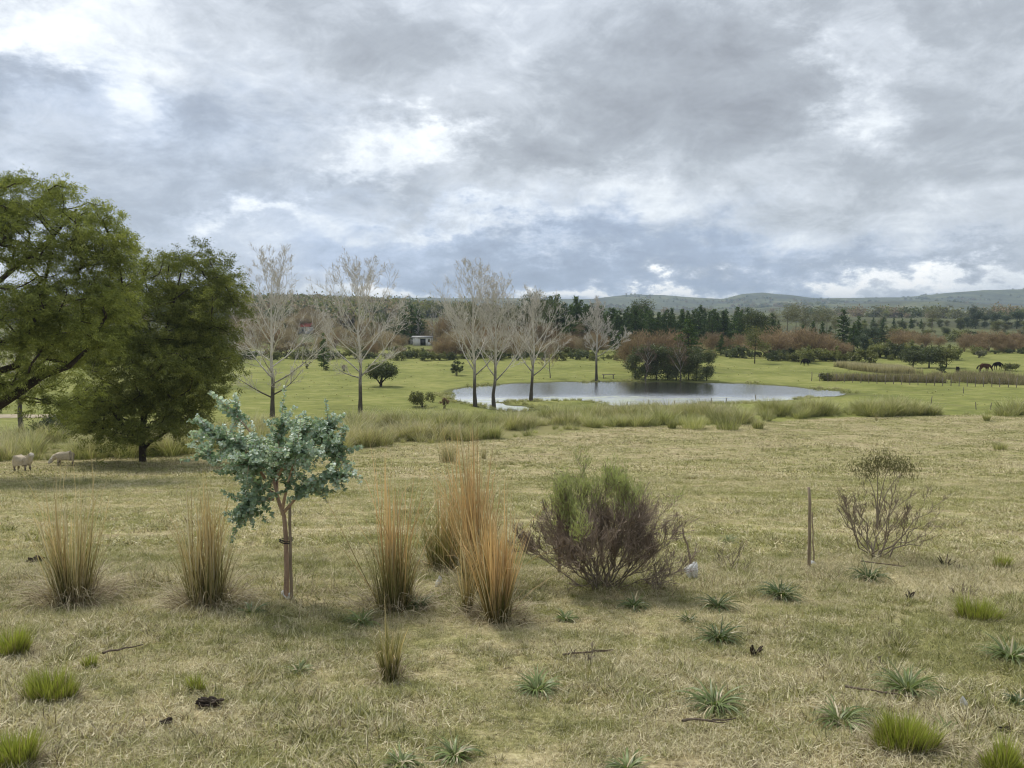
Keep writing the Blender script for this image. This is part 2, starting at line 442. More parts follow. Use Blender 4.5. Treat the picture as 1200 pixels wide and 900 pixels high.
# ground
gm, n = new_mat('ground_soil_and_turf')
pos = n.add('ShaderNodeNewGeometry').outputs['Position']
sy = n.add('ShaderNodeSeparateXYZ', {0: pos}).outputs[1]
grn = field_greenness(n, pos)
lsh = n.attr('lush')
grn = n.m('MAXIMUM', grn, n.m('MULTIPLY', lsh, .95))
fine = n.noise(pos, 22, 4, .65); mid = n.noise(pos, 4.2, 4, .65); swath = n.noise(n.vm('MULTIPLY', pos, (.55, 2.6, 1)), 1.1, 5, .65)
tex = n.m('ADD', n.m('MULTIPLY', fine, .40), n.m('ADD', n.m('MULTIPLY', mid, .26), n.m('MULTIPLY', swath, .34)))
straw = n.ramp(tex, [(.38, (.10, .078, .045)), (.45, (.27, .22, .125)), (.55, (.48, .405, .24)), (.68, STRAW_L)])
green = n.ramp(tex, [(.38, (.07, .075, .028)), (.45, (.17, .175, .06)), (.55, GREEN_M), (.70, GREEN_L)])
mown_c = n.mix(n.m('MULTIPLY_ADD', grn, .70, .03), straw, green)
# grazed pasture
pn = n.noise(pos, .09, 5, .6); pf = n.noise(n.vm('MULTIPLY', pos, (.6, 1.6, 1)), 1.0, 5, .65); pt = n.noise(n.vm('MULTIPLY', pos, (.5, 1.0, 1)), .33, 4, .7)
past = n.ramp(n.m('ADD', n.m('MULTIPLY', pn, .5), n.m('MULTIPLY', pf, .5)), [(.36, (.125, .142, .038)), (.5, (.20, .218, .058)), (.63, (.30, .295, .10))])
past = n.mix(n.ss(pt, .54, .70, 0, .7), past, (.135, .14, .045))
past = n.mix(n.ss(n.noise(n.vm('MULTIPLY', pos, (.35, 1.2, 1)), .8, 5, .75), .52, .70, 0, .6), past, (.36, .33, .14))
mask = n.ss(n.m('ADD', n.attr('mown'), n.m('MULTIPLY', n.m('SUBTRACT', n.noise(pos, .8, 4, .6), .5), 4.0)), -.6, .6)
c1 = n.mix(mask, past, mown_c)
c1 = n.mix(n.m('MULTIPLY', n.ss(n.m('ADD', n.attr('rough'), n.m('MULTIPLY', n.m('SUBTRACT', pn, .5), .6)), .15, .5), n.m('SUBTRACT', 1, mask)), c1, n.mix(pf, (.17, .165, .06), (.30, .27, .13)))
# shore mud and pale sedge close to the water
psock = n.m('ADD', n.attr('pond'), n.m('MULTIPLY', n.m('SUBTRACT', n.noise(pos, .6, 4, .6), .5), 1.6))
c1 = n.mix(n.ss(psock, 1.5, .1, 0, .85), c1, (.10, .105, .04))
c1 = n.mix(n.ss(psock, -.1, -.6), c1, (.035, .035, .02))
# distant land: scrub, paddocks, ploughland
hn = n.noise(pos, .004, 6, .6, .6); hp = n.noise(n.vm('MULTIPLY', pos, (1, .45, 1)), .011, 5, .6, .4); hs = n.noise(n.vm('MULTIPLY', pos, (1, .4, 1)), .06, 4, .7)
far_c = n.ramp(n.m('ADD', n.m('MULTIPLY', hn, .5), n.m('MULTIPLY', hp, .5)), [(.36, (.045, .045, .03)), (.46, (.085, .09, .045)), (.55, (.13, .14, .06)), (.66, (.19, .18, .09))])
far_c = n.mix(n.ss(hs, .50, .66, 0, .85), far_c, (.05, .055, .03))
c1 = n.mix(n.ss(n.m('ADD', sy, n.m('MULTIPLY', n.m('SUBTRACT', pn, .5), 40)), 172, 250), c1, far_c)
bmp = n.add('ShaderNodeBump', {'Strength': .55, 'Distance': .08, 'Height': n.m('ADD', tex, n.m('MULTIPLY', pf, .6))}).outputs[0]
finish(n, principled(n, c1, .95, .1, bmp))
terrain = obj('ground', terrain_me, gm); tag(terrain, kind='structure')

# grass blades: colour by blade (col.r random, col.g height along the blade) and by place
def blade_mat(name, mode):
    m, n = new_mat(name)
    pos = n.add('ShaderNodeNewGeometry').outputs['Position']
    sep = n.add('ShaderNodeSeparateColor', {0: n.attr('col', 'Color')}).outputs
    oi = n.add('ShaderNodeObjectInfo').outputs['Random']
    if mode == 'field':
        grn = field_greenness(n, pos)
        s_ = n.m('ADD', sep[0], n.m('MULTIPLY', n.m('SUBTRACT', oi, .5), .25))
        straw = n.ramp(s_, [(.0, (.11, .085, .045)), (.3, (.40, .345, .21)), (.7, STRAW_L), (1.0, (.78, .70, .50))])
        green = n.ramp(s_, [(.0, (.08, .09, .03)), (.5, GREEN_M), (1.0, GREEN_L)])
        f = n.ss(n.m('SUBTRACT', n.m('MULTIPLY_ADD', grn, 1.10, .0), sep[2]), -.08, .10)
        c = n.mix(n.m('MULTIPLY', f, .92), straw, green)
    elif mode == 'tall':
        s_ = n.m('ADD', sep[0], n.m('MULTIPLY', n.m('SUBTRACT', oi, .5), .7))
        big = n.noise(pos, .12, 3, .6)
        gc = n.ramp(s_, [(.0, (.17, .19, .06)), (.5, (.40, .42, .16)), (1.0, (.60, .59, .29))])
        st = n.ramp(s_, [(.0, (.30, .25, .15)), (.6, (.58, .51, .33)), (1.0, (.76, .69, .48))])
        f = n.ss(n.m('ADD', n.m('MULTIPLY', sep[1], .35), n.m('ADD', n.m('MULTIPLY', big, .9), n.m('MULTIPLY', sep[2], .45))), .74, 1.15)
        c = n.mix(f, gc, st)
    m_out = leaf_shader(n, c, .28, .5, .03)
    finish(n, m_out)
    return m
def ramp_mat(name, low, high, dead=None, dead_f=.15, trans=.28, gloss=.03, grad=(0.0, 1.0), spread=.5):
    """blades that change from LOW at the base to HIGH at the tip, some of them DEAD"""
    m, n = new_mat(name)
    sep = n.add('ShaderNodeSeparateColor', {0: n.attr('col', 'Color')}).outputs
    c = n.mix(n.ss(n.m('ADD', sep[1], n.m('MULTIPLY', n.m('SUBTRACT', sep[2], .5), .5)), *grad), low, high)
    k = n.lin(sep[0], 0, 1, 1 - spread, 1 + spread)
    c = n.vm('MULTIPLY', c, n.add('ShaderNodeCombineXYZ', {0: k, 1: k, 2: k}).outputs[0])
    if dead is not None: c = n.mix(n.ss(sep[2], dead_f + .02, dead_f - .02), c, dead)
    finish(n, leaf_shader(n, c, trans, .45, gloss))
    return m
def foliage_mat(name, dark_c, mid_c, light_c, trans=.3, gloss=.03, rough=.5):
    """col.r random per leaf, col.g per clump"""
    m, n = new_mat(name)
    sep = n.add('ShaderNodeSeparateColor', {0: n.attr('col', 'Color')}).outputs
    oi = n.add('ShaderNodeObjectInfo').outputs['Random']
    v_ = n.m('ADD', n.m('MULTIPLY', sep[0], .45), n.m('MULTIPLY', sep[1], .55))
    c = n.ramp(v_, [(.1, dark_c), (.5, mid_c), (.9, light_c)])
    k = n.lin(oi, 0, 1, .82, 1.18)
    c = n.vm('MULTIPLY', c, n.add('ShaderNodeCombineXYZ', {0: k, 1: k, 2: k}).outputs[0])
    finish(n, leaf_shader(n, c, trans, rough, gloss))
    return m
def bark_mat(name, c_lo, c_hi, z0=None, z1=None, scale=14):
    """bark, grading from C_LO to C_HI between the local heights z0 and z1 (old bark below, young limbs above)"""
    m, n = new_mat(name)
    oc = n.add('ShaderNodeTexCoord').outputs['Object']
    nz = n.noise(n.vm('MULTIPLY', oc, (1, 1, .3)), scale, 4, .65)
    sep = n.add('ShaderNodeSeparateColor', {0: n.attr('col', 'Color')}).outputs
    c = c_lo
    if z0 is not None:
        zc = n.add('ShaderNodeSeparateXYZ', {0: oc}).outputs[2]
        f = n.ss(n.m('ADD', zc, n.m('MULTIPLY', n.m('SUBTRACT', nz, .5), 3.0)), z0, z1)
        c = n.mix(f, c_lo, c_hi)
    else:
        c = n.mix(nz, c_lo, c_hi)
    k = n.m('ADD', n.lin(nz, .3, .7, .65, 1.2), n.m('MULTIPLY', n.m('SUBTRACT', sep[0], .5), .4))
    c = n.vm('MULTIPLY', c, n.add('ShaderNodeCombineXYZ', {0: k, 1: k, 2: k}).outputs[0])
    bp = n.add('ShaderNodeBump', {'Strength': .5, 'Distance': .02, 'Height': nz}).outputs[0]
    finish(n, principled(n, c, .9, .15, bp))
    return m
def plain_mat(name, c0, c1, scale=8, rough=.85, spec=.2, stretch=(1, 1, 1), bump=.3):
    m, n = new_mat(name)
    oc = n.add('ShaderNodeTexCoord').outputs['Object']
    nz = n.noise(n.vm('MULTIPLY', oc, stretch), scale, 4, .6)
    bp = n.add('ShaderNodeBump', {'Strength': bump, 'Distance': .01, 'Height': nz}).outputs[0]
    finish(n, principled(n, n.mix(n.ss(nz, .3, .7), c0, c1), rough, spec, bp))
    return m

# ------------------------------------------------------------------ pond
wm, n = new_mat('pond_water')
pos = n.add('ShaderNodeNewGeometry').outputs['Position']
sp = n.add('ShaderNodeSeparateXYZ', {0: pos}).outputs
yfar = np.mean(POND[:, 1])
rip = n.noise(n.vm('MULTIPLY', pos, (.7, 1.0, 1)), 4.0, 3, .6)
calm = n.ss(n.m('ADD', sp[1], n.m('MULTIPLY', n.m('SUBTRACT', n.noise(pos, .10, 3, .6), .5), 9)), 92.0, 99.0)
bp = n.add('ShaderNodeBump', {'Strength': n.lin(calm, 0, 1, .85, .30), 'Distance': .12, 'Height': rip}).outputs[0]
gloss_ = n.add('ShaderNodeBsdfGlossy', {'Color': (.97, .98, 1.0), 'Roughness': n.lin(calm, 0, 1, .28, .11), 'Normal': bp}).outputs[0]
water = n.add('ShaderNodeMixShader', {0: .90, 1: principled(n, (.08, .085, .06), .3, .5), 2: gloss_}).outputs[0]
st = n.noise(n.vm('MULTIPLY', pos, (.25, 1.0, 1)), 1.1, 6, .72)
wd = n.m('MULTIPLY', n.ss(n.m('ADD', st, n.lin(calm, 0, 1, .05, -.22)), .50, .60), n.ss(n.noise(pos, .075, 3, .55), .32, .52))
weed = principled(n, n.mix(n.noise(pos, 3, 3, .6), (.36, .41, .22), (.66, .70, .54)), .3, .8, bp)
finish(n, n.add('ShaderNodeMixShader', {0: n.m('MULTIPLY', wd, .75), 1: water, 2: weed}).outputs[0])
x0, x1, y0, y1 = POND[:, 0].min() - 3, POND[:, 0].max() + 3, POND[:, 1].min() - 3, POND[:, 1].max() + 2
# the sheet follows the shore a little under the bank, so that it shows only where the bed lies lower
gx, gy = np.meshgrid(np.linspace(x0, x1, 90), np.linspace(y0, y1, 60))
keep = pond_sd(gx, gy) < 2.2
ii = np.arange(gx.size).reshape(gx.shape)
Qw = np.stack([ii[:-1, :-1], ii[:-1, 1:], ii[1:, 1:], ii[1:, :-1]], -1).reshape(-1, 4)
Qw = Qw[keep.ravel()[Qw].any(1)]
used = np.unique(Qw); remap = np.zeros(gx.size, int); remap[used] = np.arange(len(used))
pond = obj('pond_water', build_mesh('pond_water', np.stack([gx.ravel(), gy.ravel(), np.full(gx.size, ZW)], -1)[used], remap[Qw]), wm)
tag(pond, kind='structure')

# ------------------------------------------------------------------ scattering of uncountable grass (geometry nodes)
def scatter(name, P, scale, rz, tilt, protos, label, cat):
    me = bpy.data.meshes.new(name)
    me.vertices.add(len(P)); me.vertices.foreach_set('co', np.asarray(P, np.float32).ravel())
    def at(nm, typ, key, val):
        a = me.attributes.new(nm, typ, 'POINT'); a.data.foreach_set(key, val)
    rot = np.stack([tilt[:, 0], tilt[:, 1], rz], -1).astype(np.float32)
    at('rot', 'FLOAT_VECTOR', 'vector', rot.ravel())
    at('scl', 'FLOAT', 'value', np.asarray(scale, np.float32))
    at('var', 'INT', 'value', RNG.integers(0, len(protos), len(P)).astype(np.int32))
    o = obj(name, me)
    ng = bpy.data.node_groups.new(name + '_scatter', 'GeometryNodeTree')
    ng.interface.new_socket('Geometry', in_out='INPUT', socket_type='NodeSocketGeometry')
    ng.interface.new_socket('Geometry', in_out='OUTPUT', socket_type='NodeSocketGeometry')
    N, L = ng.nodes, ng.links
    gi, go = N.new('NodeGroupInput'), N.new('NodeGroupOutput')
    join = N.new('GeometryNodeJoinGeometry')
    for p in protos:
        on = N.new('GeometryNodeObjectInfo'); on.inputs['Object'].default_value = p; on.inputs['As Instance'].default_value = True
        L.new(on.outputs['Geometry'], join.inputs[0])
    iop = N.new('GeometryNodeInstanceOnPoints'); iop.inputs['Pick Instance'].default_value = True
    def na_(nm, typ):
        nd = N.new('GeometryNodeInputNamedAttribute'); nd.data_type = typ; nd.inputs[0].default_value = nm
        return nd.outputs[0]
    L.new(gi.outputs[0], iop.inputs['Points']); L.new(join.outputs[0], iop.inputs['Instance'])
    L.new(na_('var', 'INT'), iop.inputs['Instance Index'])
    e2r = N.new('FunctionNodeEulerToRotation'); L.new(na_('rot', 'FLOAT_VECTOR'), e2r.inputs[0])
    L.new(e2r.outputs[0], iop.inputs['Rotation'])
    L.new(na_('scl', 'FLOAT'), iop.inputs['Scale'])
    L.new(iop.outputs[0], go.inputs[0])
    md = o.modifiers.new('scatter', 'NODES'); md.node_group = ng
    return tag(o, label, cat, kind='stuff')
def proto(name, mb, mat):
    me = mb.mesh(name); me.materials.append(mat)
    return bpy.data.objects.new(name, me)          # never linked: only a source for scatter()

M_FIELD = blade_mat('mown_grass', 'field')
M_TALL = blade_mat('tall_grass', 'tall')
def disc(n_, r, rng=RNG):
    a = rng.random(n_) * 2 * np.pi; q_ = np.sqrt(rng.random(n_)) * r
    return np.stack([q_ * np.cos(a), q_ * np.sin(a), np.full(n_, -.004)], -1)
def mown_patch(i, nb, rad, lmin, lmax, wid):
    mb = MB(); rng = np.random.default_rng(100 + i)
    n1_ = int(nb * .55)      # standing stubble
    blades(mb, disc(n1_, rad, rng), rng.random(n1_) * 6.28, rng.uniform(lmin, lmax, n1_), rng.uniform(.1, .9, n1_), rng.uniform(.2, 1.0, n1_), wid * rng.uniform(.7, 1.3, n1_), 2, rng=rng)
    n2_ = nb - n1_           # cut straw lying on top
    b = disc(n2_, rad, rng); b[:, 2] = rng.uniform(.003, lmin * 1.1, n2_)
    blades(mb, b, rng.random(n2_) * 6.28, rng.uniform(lmin * 1.1, lmax * 1.5, n2_), rng.normal(1.35, .25, n2_), rng.normal(.2, .8, n2_), wid * rng.uniform(.7, 1.3, n2_), 3, rng=rng, rnd=rng.uniform(.1, 1.0, n2_))
    return proto('mown_patch', mb, M_FIELD)
PATCH_NEAR = [mown_patch(i, 280, .24, .022, .065, .0045) for i in range(6)]
PATCH_MID = [mown_patch(10 + i, 130, .30, .03, .075, .009) for i in range(4)]
PATCH_FAR = [mown_patch(20 + i, 70, .55, .045, .11, .022) for i in range(4)]
def wedge(n_, y0_, y1_, u=.86):
    y = np.sqrt(RNG.uniform(y0_ ** 2, y1_ ** 2, n_)); x = y * RNG.uniform(-u, u, n_)
    return x, y
def lay(name, n_, y0_, y1_, protos, label, smin, smax, cut=None, hole=True):
    x, y = wedge(n_, y0_, y1_)
    k = mown_sd(x, y) > RNG.uniform(-.8, 1.0, n_)
    if cut is not None: k &= cut(x, y)
    if hole: k &= fbm(x / .55, y / .55, 37, 3) > RNG.uniform(-.62, -.12, n_)
    x, y = x[k], y[k]
    z = g(x, y); m = len(x); e = .3
    sx_ = (g(x + e, y) - z) / e; sy_ = (g(x, y + e) - z) / e
    rz = RNG.random(m) * 6.283
    # tilt the patch with the slope: Euler XYZ with the turn about Z last
    c, s_ = np.cos(rz), np.sin(rz)
    lx, ly = c * sx_ + s_ * sy_, -s_ * sx_ + c * sy_
    tilt = np.stack([np.arctan(ly), -np.arctan(lx)], -1)
    thick = .75 + .9 * (fbm(x / 1.1, y / 1.1, 31, 3) + .25)
    return scatter(name, np.stack([x, y, z], -1), RNG.uniform(smin, smax, m) * np.clip(thick, .55, 1.6), rz, tilt, protos, label, 'grass')
lay('mown_grass', 5600, 3.6, 12.5, PATCH_NEAR, 'short straw coloured cut grass covering the foreground slope', .8, 1.25)
lay('mown_grass', 11000, 12.0, 33, PATCH_MID, 'short dry cut grass on the middle of the sloping field', .9, 1.5)
lay('mown_grass', 14000, 32, 80, PATCH_FAR, 'dry cut grass on the far lower part of the mown field', .8, 1.4)
def tuft_proto(i):
    mb = tussock_like(70, .13, .07, 700 + i); return proto('field_tuft', mb, M_FIELD)
def tussock_like(nb, h, rad, seed):
    rng = np.random.default_rng(seed); mb = MB(); b = disc(nb, rad, rng); az = np.arctan2(b[:, 1], b[:, 0]) + rng.normal(0, .8, nb)
    blades(mb, b, az, h * rng.uniform(.4, 1.2, nb), rng.uniform(.1, .9, nb), rng.uniform(.2, 1.3, nb), .006 * rng.uniform(.7, 1.4, nb), 3, rng=rng, rnd=rng.uniform(0, .8, nb))
    return mb
TUFTS = [tuft_proto(i) for i in range(5)]
lay('grass_tufts', 2600, 3.8, 14, TUFTS, 'uneven small tufts standing above the cut foreground grass', .35, 1.0, hole=False)
lay('grass_tufts', 5200, 13, 60, TUFTS, 'uneven small tufts standing above the cut field grass', .6, 1.9, lambda x, y: fbm(x / 5, y / 2.2, 71, 3) > 0, hole=False)

# ------------------------------------------------------------------ tall grass along the field edge
def tussock_mb(nb, h, rad, seed, splay=.5, wid=.02, nseg=3, curl=.9):
    rng = np.random.default_rng(seed); mb = MB()
    b = disc(nb, rad, rng); az = np.arctan2(b[:, 1], b[:, 0]) + rng.normal(0, .6, nb)
    rr = np.hypot(b[:, 0], b[:, 1]) / rad
    blades(mb, b, az, h * rng.uniform(.6, 1.15, nb), .06 + splay * rr * rng.uniform(.4, 1.1, nb), curl * rng.uniform(.2, 1.1, nb), wid * rng.uniform(.7, 1.3, nb), nseg, rng=rng, droop_pow=1.8)
    return mb
TALL = [proto('tall_tussock', tussock_mb(120, 1.15 + .1 * (i % 3), .34, 200 + i, .75, .022, 4, 1.2), M_TALL) for i in range(6)]
FARE = np.array([ground(x, y)[:2] for x, y in [(-500, 520), (-250, 519), (0, 518), (120, 515), (230, 511), (330, 503), (420, 498), (520, 492), (600, 489), (720, 485), (800, 484), (900, 484), (1000, 483.5), (1100, 483.5), (1700, 483)]])
FARE = FARE[np.argsort(FARE[:, 0])]
def band(n_):
    x = RNG.uniform(-60, 55, n_); f = RNG.random(n_)
    ya, yb = np.interp(x, EDGE[:, 0], EDGE[:, 1]), np.interp(x, FARE[:, 0], FARE[:, 1])
    y = ya + .3 + (np.maximum(yb, ya + 2.0) - ya) * f
    px = CX + F * x / y
    clump = fbm(x / 2.6, y / 2.6, 44, 3)
    dens = np.where(px < 330, .9, np.where(px < 1105, 1.0, .12)) * np.clip(.55 + 2.6 * clump, .06, 1)
    k = (RNG.random(n_) < dens) & (pond_sd(x, y) > 1.0)
    k &= ~((px > 742) & (px < 900) & (f > .75) & (clump < 0))
    return x[k], y[k], clump[k]
x, y, cl = band(3600)
m = len(x)
scatter('tall_grass', np.stack([x, y, g(x, y) - .02], -1), RNG.uniform(.5, 1.25, m) * np.clip(1 + cl, .5, 1.4), RNG.random(m) * 6.28, RNG.normal(0, .06, (m, 2)), TALL,
        'tall pale green grass in a long band between mown field and pond', 'grass')
# rough tufts left by grazing in the pasture
x, y = wedge(1300, 58, 150, .8)
k = (mown_sd(x, y) < -6) & (pond_sd(x, y) > 1.0) & (fbm(x / 12, y / 12, 51, 3) > -.02)
x, y = x[k], y[k]; m = len(x)
scatter('pasture_tufts', np.stack([x, y, g(x, y) - .02], -1), RNG.uniform(.10, .28, m), RNG.random(m) * 6.28, np.zeros((m, 2)), TALL, 'scattered low green tufts in the grazed pasture round the pond', 'grass')

# sedge on the pond margin
x = RNG.uniform(POND[:, 0].min() - 3, POND[:, 0].max() + 3, 9000); y = RNG.uniform(POND[:, 1].min() - 4, POND[:, 1].max() + 3, 9000); sd_ = pond_sd(x, y)
k = (sd_ > -.9) & (sd_ < 1.6) & (fbm(x / 4, y / 4, 93, 3) > np.where(y > 100, .12, -.05)); x, y = x[k], y[k]; m = len(x)
scatter('sedge', np.stack([x, y, np.maximum(g(x, y), ZW - .1) - .02], -1), RNG.uniform(.15, .42, m), RNG.random(m) * 6.28, RNG.normal(0, .1, (m, 2)), TALL, 'short sedge growing along the pond margin', 'sedge')

# ------------------------------------------------------------------ tree builders (metres, base at the origin)
def bez(p0, p1, p2, n_):
    t = np.linspace(0, 1, n_)[:, None]
    return (1 - t) ** 2 * p0 + 2 * t * (1 - t) * p1 + t * t * p2
def bare_tree(h, seed, fork=.38, limbs=15, spread=.34, r0=.19, lean=(0, 0), twig=1.0, up=.95, lv3=8, sprigs=4, low=None, tr=.006):
    """leafless tree: straight trunk, limbs rising steeply, several orders of twigs"""
    rng = np.random.default_rng(seed)
    trunk, limb, fine_ = [], [], []
    n_ = 9; t = np.linspace(0, 1, n_)
    tp = np.stack([lean[0] * h * t + np.cumsum(rng.normal(0, .006 * h, n_)), lean[1] * h * t + np.cumsum(rng.normal(0, .006 * h, n_)), h * .86 * t], -1)
    tp -= tp[0]; tp[0, 2] -= .15
    tr_ = r0 * (1 - t) ** .8 + .015; tr_[0] *= 1.35
    trunk.append((tp, tr_, .5))
    def at(f): return np.array([np.interp(f, t, tp[:, i]) for i in range(3)]), np.interp(f, t, tr_)
    def perp(dv, az):
        a = np.cross(dv, [0, 0, 1.]) if abs(dv[2]) < .95 else np.array([1., 0, 0]); a = a / np.linalg.norm(a); b = np.cross(dv, a)
        return a * math.cos(az) + b * math.sin(az)
    def grow(p, dv, L, r, level, rn):
        n2_ = 5 if level < 2 else (4 if level == 2 else 3)
        dv = dv / np.linalg.norm(dv)
        upv = np.array([0, 0, 1.])
        e = dv * .60 + upv * .40 * up + rng.normal(0, .12, 3); e /= np.linalg.norm(e)
        pts = bez(p, p + dv * L * .5, p + dv * L * .45 + e * L * .55, n2_) + rng.normal(0, .012 * L, (n2_, 3)) * np.linspace(0, 1, n2_)[:, None]
        pts[0] = p
        (limb if level < 2 else fine_).append((pts, np.maximum(r * (1 - np.linspace(0, 1, n2_) ** 1.2 * .82), tr), rn))
        if level >= 4: return
        cnt = {1: int(10 * twig), 2: lv3, 3: sprigs}[level]
        for _ in range(cnt):
            f = rng.uniform(.22, 1.0) if level < 3 else rng.uniform(.15, 1)
            q_ = np.array([np.interp(f, np.linspace(0, 1, n2_), pts[:, i]) for i in range(3)])
            tg = e * f + dv * (1 - f)
            nd = tg + perp(tg, rng.random() * 6.283) * rng.uniform(.55, 1.25)
            nd[2] += .12 * up
            grow(q_, nd, L * rng.uniform(.28, .5) * (1.05 - .35 * f), max(r * (1 - .7 * f) * .5, tr), level + 1, rng.random())
    fr = np.linspace(fork, .97, limbs)
    for i, f in enumerate(fr):
        p, r = at(f)
        az = i * 2.399 + rng.normal(0, .3)
        th = (.98 - .62 * (f - fork) / (1 - fork)) * rng.uniform(.7, 1.2)
        dv = np.array([math.cos(az) * math.sin(th), math.sin(az) * math.sin(th), math.cos(th)])
        L = h * (spread * (1.25 - .55 * (f - fork) / (1 - fork))) * rng.uniform(.75, 1.15)
        L = min(L, (h - p[2]) / max(.4, math.cos(th) * .8 + .2))
        grow(p, dv, L, r * .50, 1, rng.random())
    for f, az, th, L in (low or []):
        p, r = at(f)
        grow(p, np.array([math.cos(az) * math.sin(th), math.sin(az) * math.sin(th), math.cos(th)]), L, r * .45, 1, rng.random())
    a, b, c = MB(), MB(), MB()
    tubes(a, trunk, 9); tubes(b, limb, 5); tubes(c, fine_, 3)
    return a.mesh('trunk', True), b.mesh('limbs', True), c.mesh('twigs')

def leafy_tree(trunk_pts, trunk_r, lobes, ncl, nleaf, lsize, seed, clump=.38, flat=.7, aspect=.4, surf=.55, extra_limbs=(), r_tip=.012, droop=0.0, nsub=0):
    """trunk, limbs grown to points spread through the crown lobes (cx,cy,cz,rx,ry,rz,weight), leaves round every point"""
    rng = np.random.default_rng(seed)
    wts = np.array([l[6] for l in lobes], float); wts /= wts.sum()
    which = rng.choice(len(lobes), ncl, p=wts)
    Lb = np.array([l[:6] for l in lobes])
    dv = unit(rng.normal(size=(ncl, 3))); rad = rng.random(ncl) ** (1 / 3) * (1 - surf) + surf * (1 - rng.random(ncl) ** 2 * .6)
    rad *= 1 + .22 * fbm(dv[:, 0] * 2.2 + which * 7.1, dv[:, 1] * 2.2 + dv[:, 2] * 1.7, seed % 97, 3)
    T = Lb[which, :3] + dv * rad[:, None] * Lb[which, 3:6]
    # skeleton
    nodes = [np.array(p, float) for p in trunk_pts]; par = [-1] + list(range(len(trunk_pts) - 1))
    fixed = {i: r for i, r in enumerate(np.interp(np.linspace(0, 1, len(trunk_pts)), np.linspace(0, 1, len(trunk_r)), trunk_r))}
    for pts, ra, rb in extra_limbs:
        p0 = np.array(pts[0], float); j = int(np.argmin([np.linalg.norm(q_ - p0) for q_ in nodes]))
        for k, p in enumerate(pts):
            nodes.append(np.array(p, float)); par.append(j); j = len(nodes) - 1; fixed[j] = ra + (rb - ra) * k / max(1, len(pts) - 1)
    root = np.array(trunk_pts[len(trunk_pts) // 2], float)
    order = np.argsort(np.linalg.norm(T - root, axis=1))
    NP_ = np.zeros((len(nodes) + ncl * 3, 3)); NP_[:len(nodes)] = nodes; cnt = len(nodes)
    for i in order[::max(1, ncl // 420)]:
        p = T[i]
        dd = NP_[:cnt] - p; cost = np.linalg.norm(dd, axis=1) + np.maximum(0, dd[:, 2]) * .8
        j = int(np.argmin(cost)); q_ = NP_[j]
        ctrl = (p + q_) / 2 + np.array([0, 0, -.06 * np.linalg.norm(p - q_)]) + rng.normal(0, .07, 3) * np.linalg.norm(p - q_)
        for s_ in bez(q_, ctrl, p, 4)[1:]:
            NP_[cnt] = s_; par.append(j); j = cnt; cnt += 1
    NP_ = NP_[:cnt]; des = np.ones(cnt)
    for i in range(cnt - 1, 0, -1): des[par[i]] += des[i]
    rr = r_tip * np.sqrt(des); rr = np.minimum(rr, np.array(trunk_r).min() * .8)
    for i, r in fixed.items(): rr[i] = r
    # chains of the skeleton as tubes
    kids = [[] for _ in range(cnt)]
    for i in range(1, cnt): kids[par[i]].append(i)
    big, small = [], []
    stack = [(0, None)]
    while stack:
        i, frm = stack.pop()
        ch = [i] if frm is None else [frm, i]
        while kids[ch[-1]]:
            ks = sorted(kids[ch[-1]], key=lambda k: -des[k] - (1e6 if k in fixed else 0))
            for k in ks[1:]: stack.append((k, ch[-1]))
            ch.append(ks[0])
        if len(ch) > 1:
            rl = rr[ch].copy()
            if frm is not None: rl[0] = min(rl[0], rl[1] * 1.2)
            (big if (ch[0] in fixed and ch[min(1, len(ch) - 1)] in fixed) else small).append((NP_[ch], rl, rng.random()))
    a, b = MB(), MB()
    tubes(a, big, 9); tubes(b, small, 4)
    # leaves
    c = MB()
    nl = rng.poisson(nleaf, ncl)
    ci = np.repeat(np.arange(ncl), nl); tot = len(ci)
    if nsub:
        so = rng.normal(0, 1, (ncl, nsub, 3)) * np.array([clump, clump, clump * flat]); so[..., 2] -= .25 * np.hypot(so[..., 0], so[..., 1]) ** 2 / clump
        off = so[ci, rng.integers(0, nsub, tot)] + rng.normal(0, 1, (tot, 3)) * clump * np.array([.28, .28, .2])
    else: off = rng.normal(0, 1, (tot, 3)) * np.array([clump, clump, clump * flat])
    P = T[ci] + off
    hue = np.clip(.5 + rng.normal(0, .22, ncl), 0, 1)[ci]
    axis = unit(off + rng.normal(0, clump * .8, (tot, 3)) + np.array([0, 0, -droop]))
    cards(c, P, lsize * rng.uniform(.6, 1.3, tot), aspect, axis, rng, hh=hue, quad=not nsub)
    return a.mesh('trunk', True), b.mesh('limbs') if small else None, c.mesh('crown')

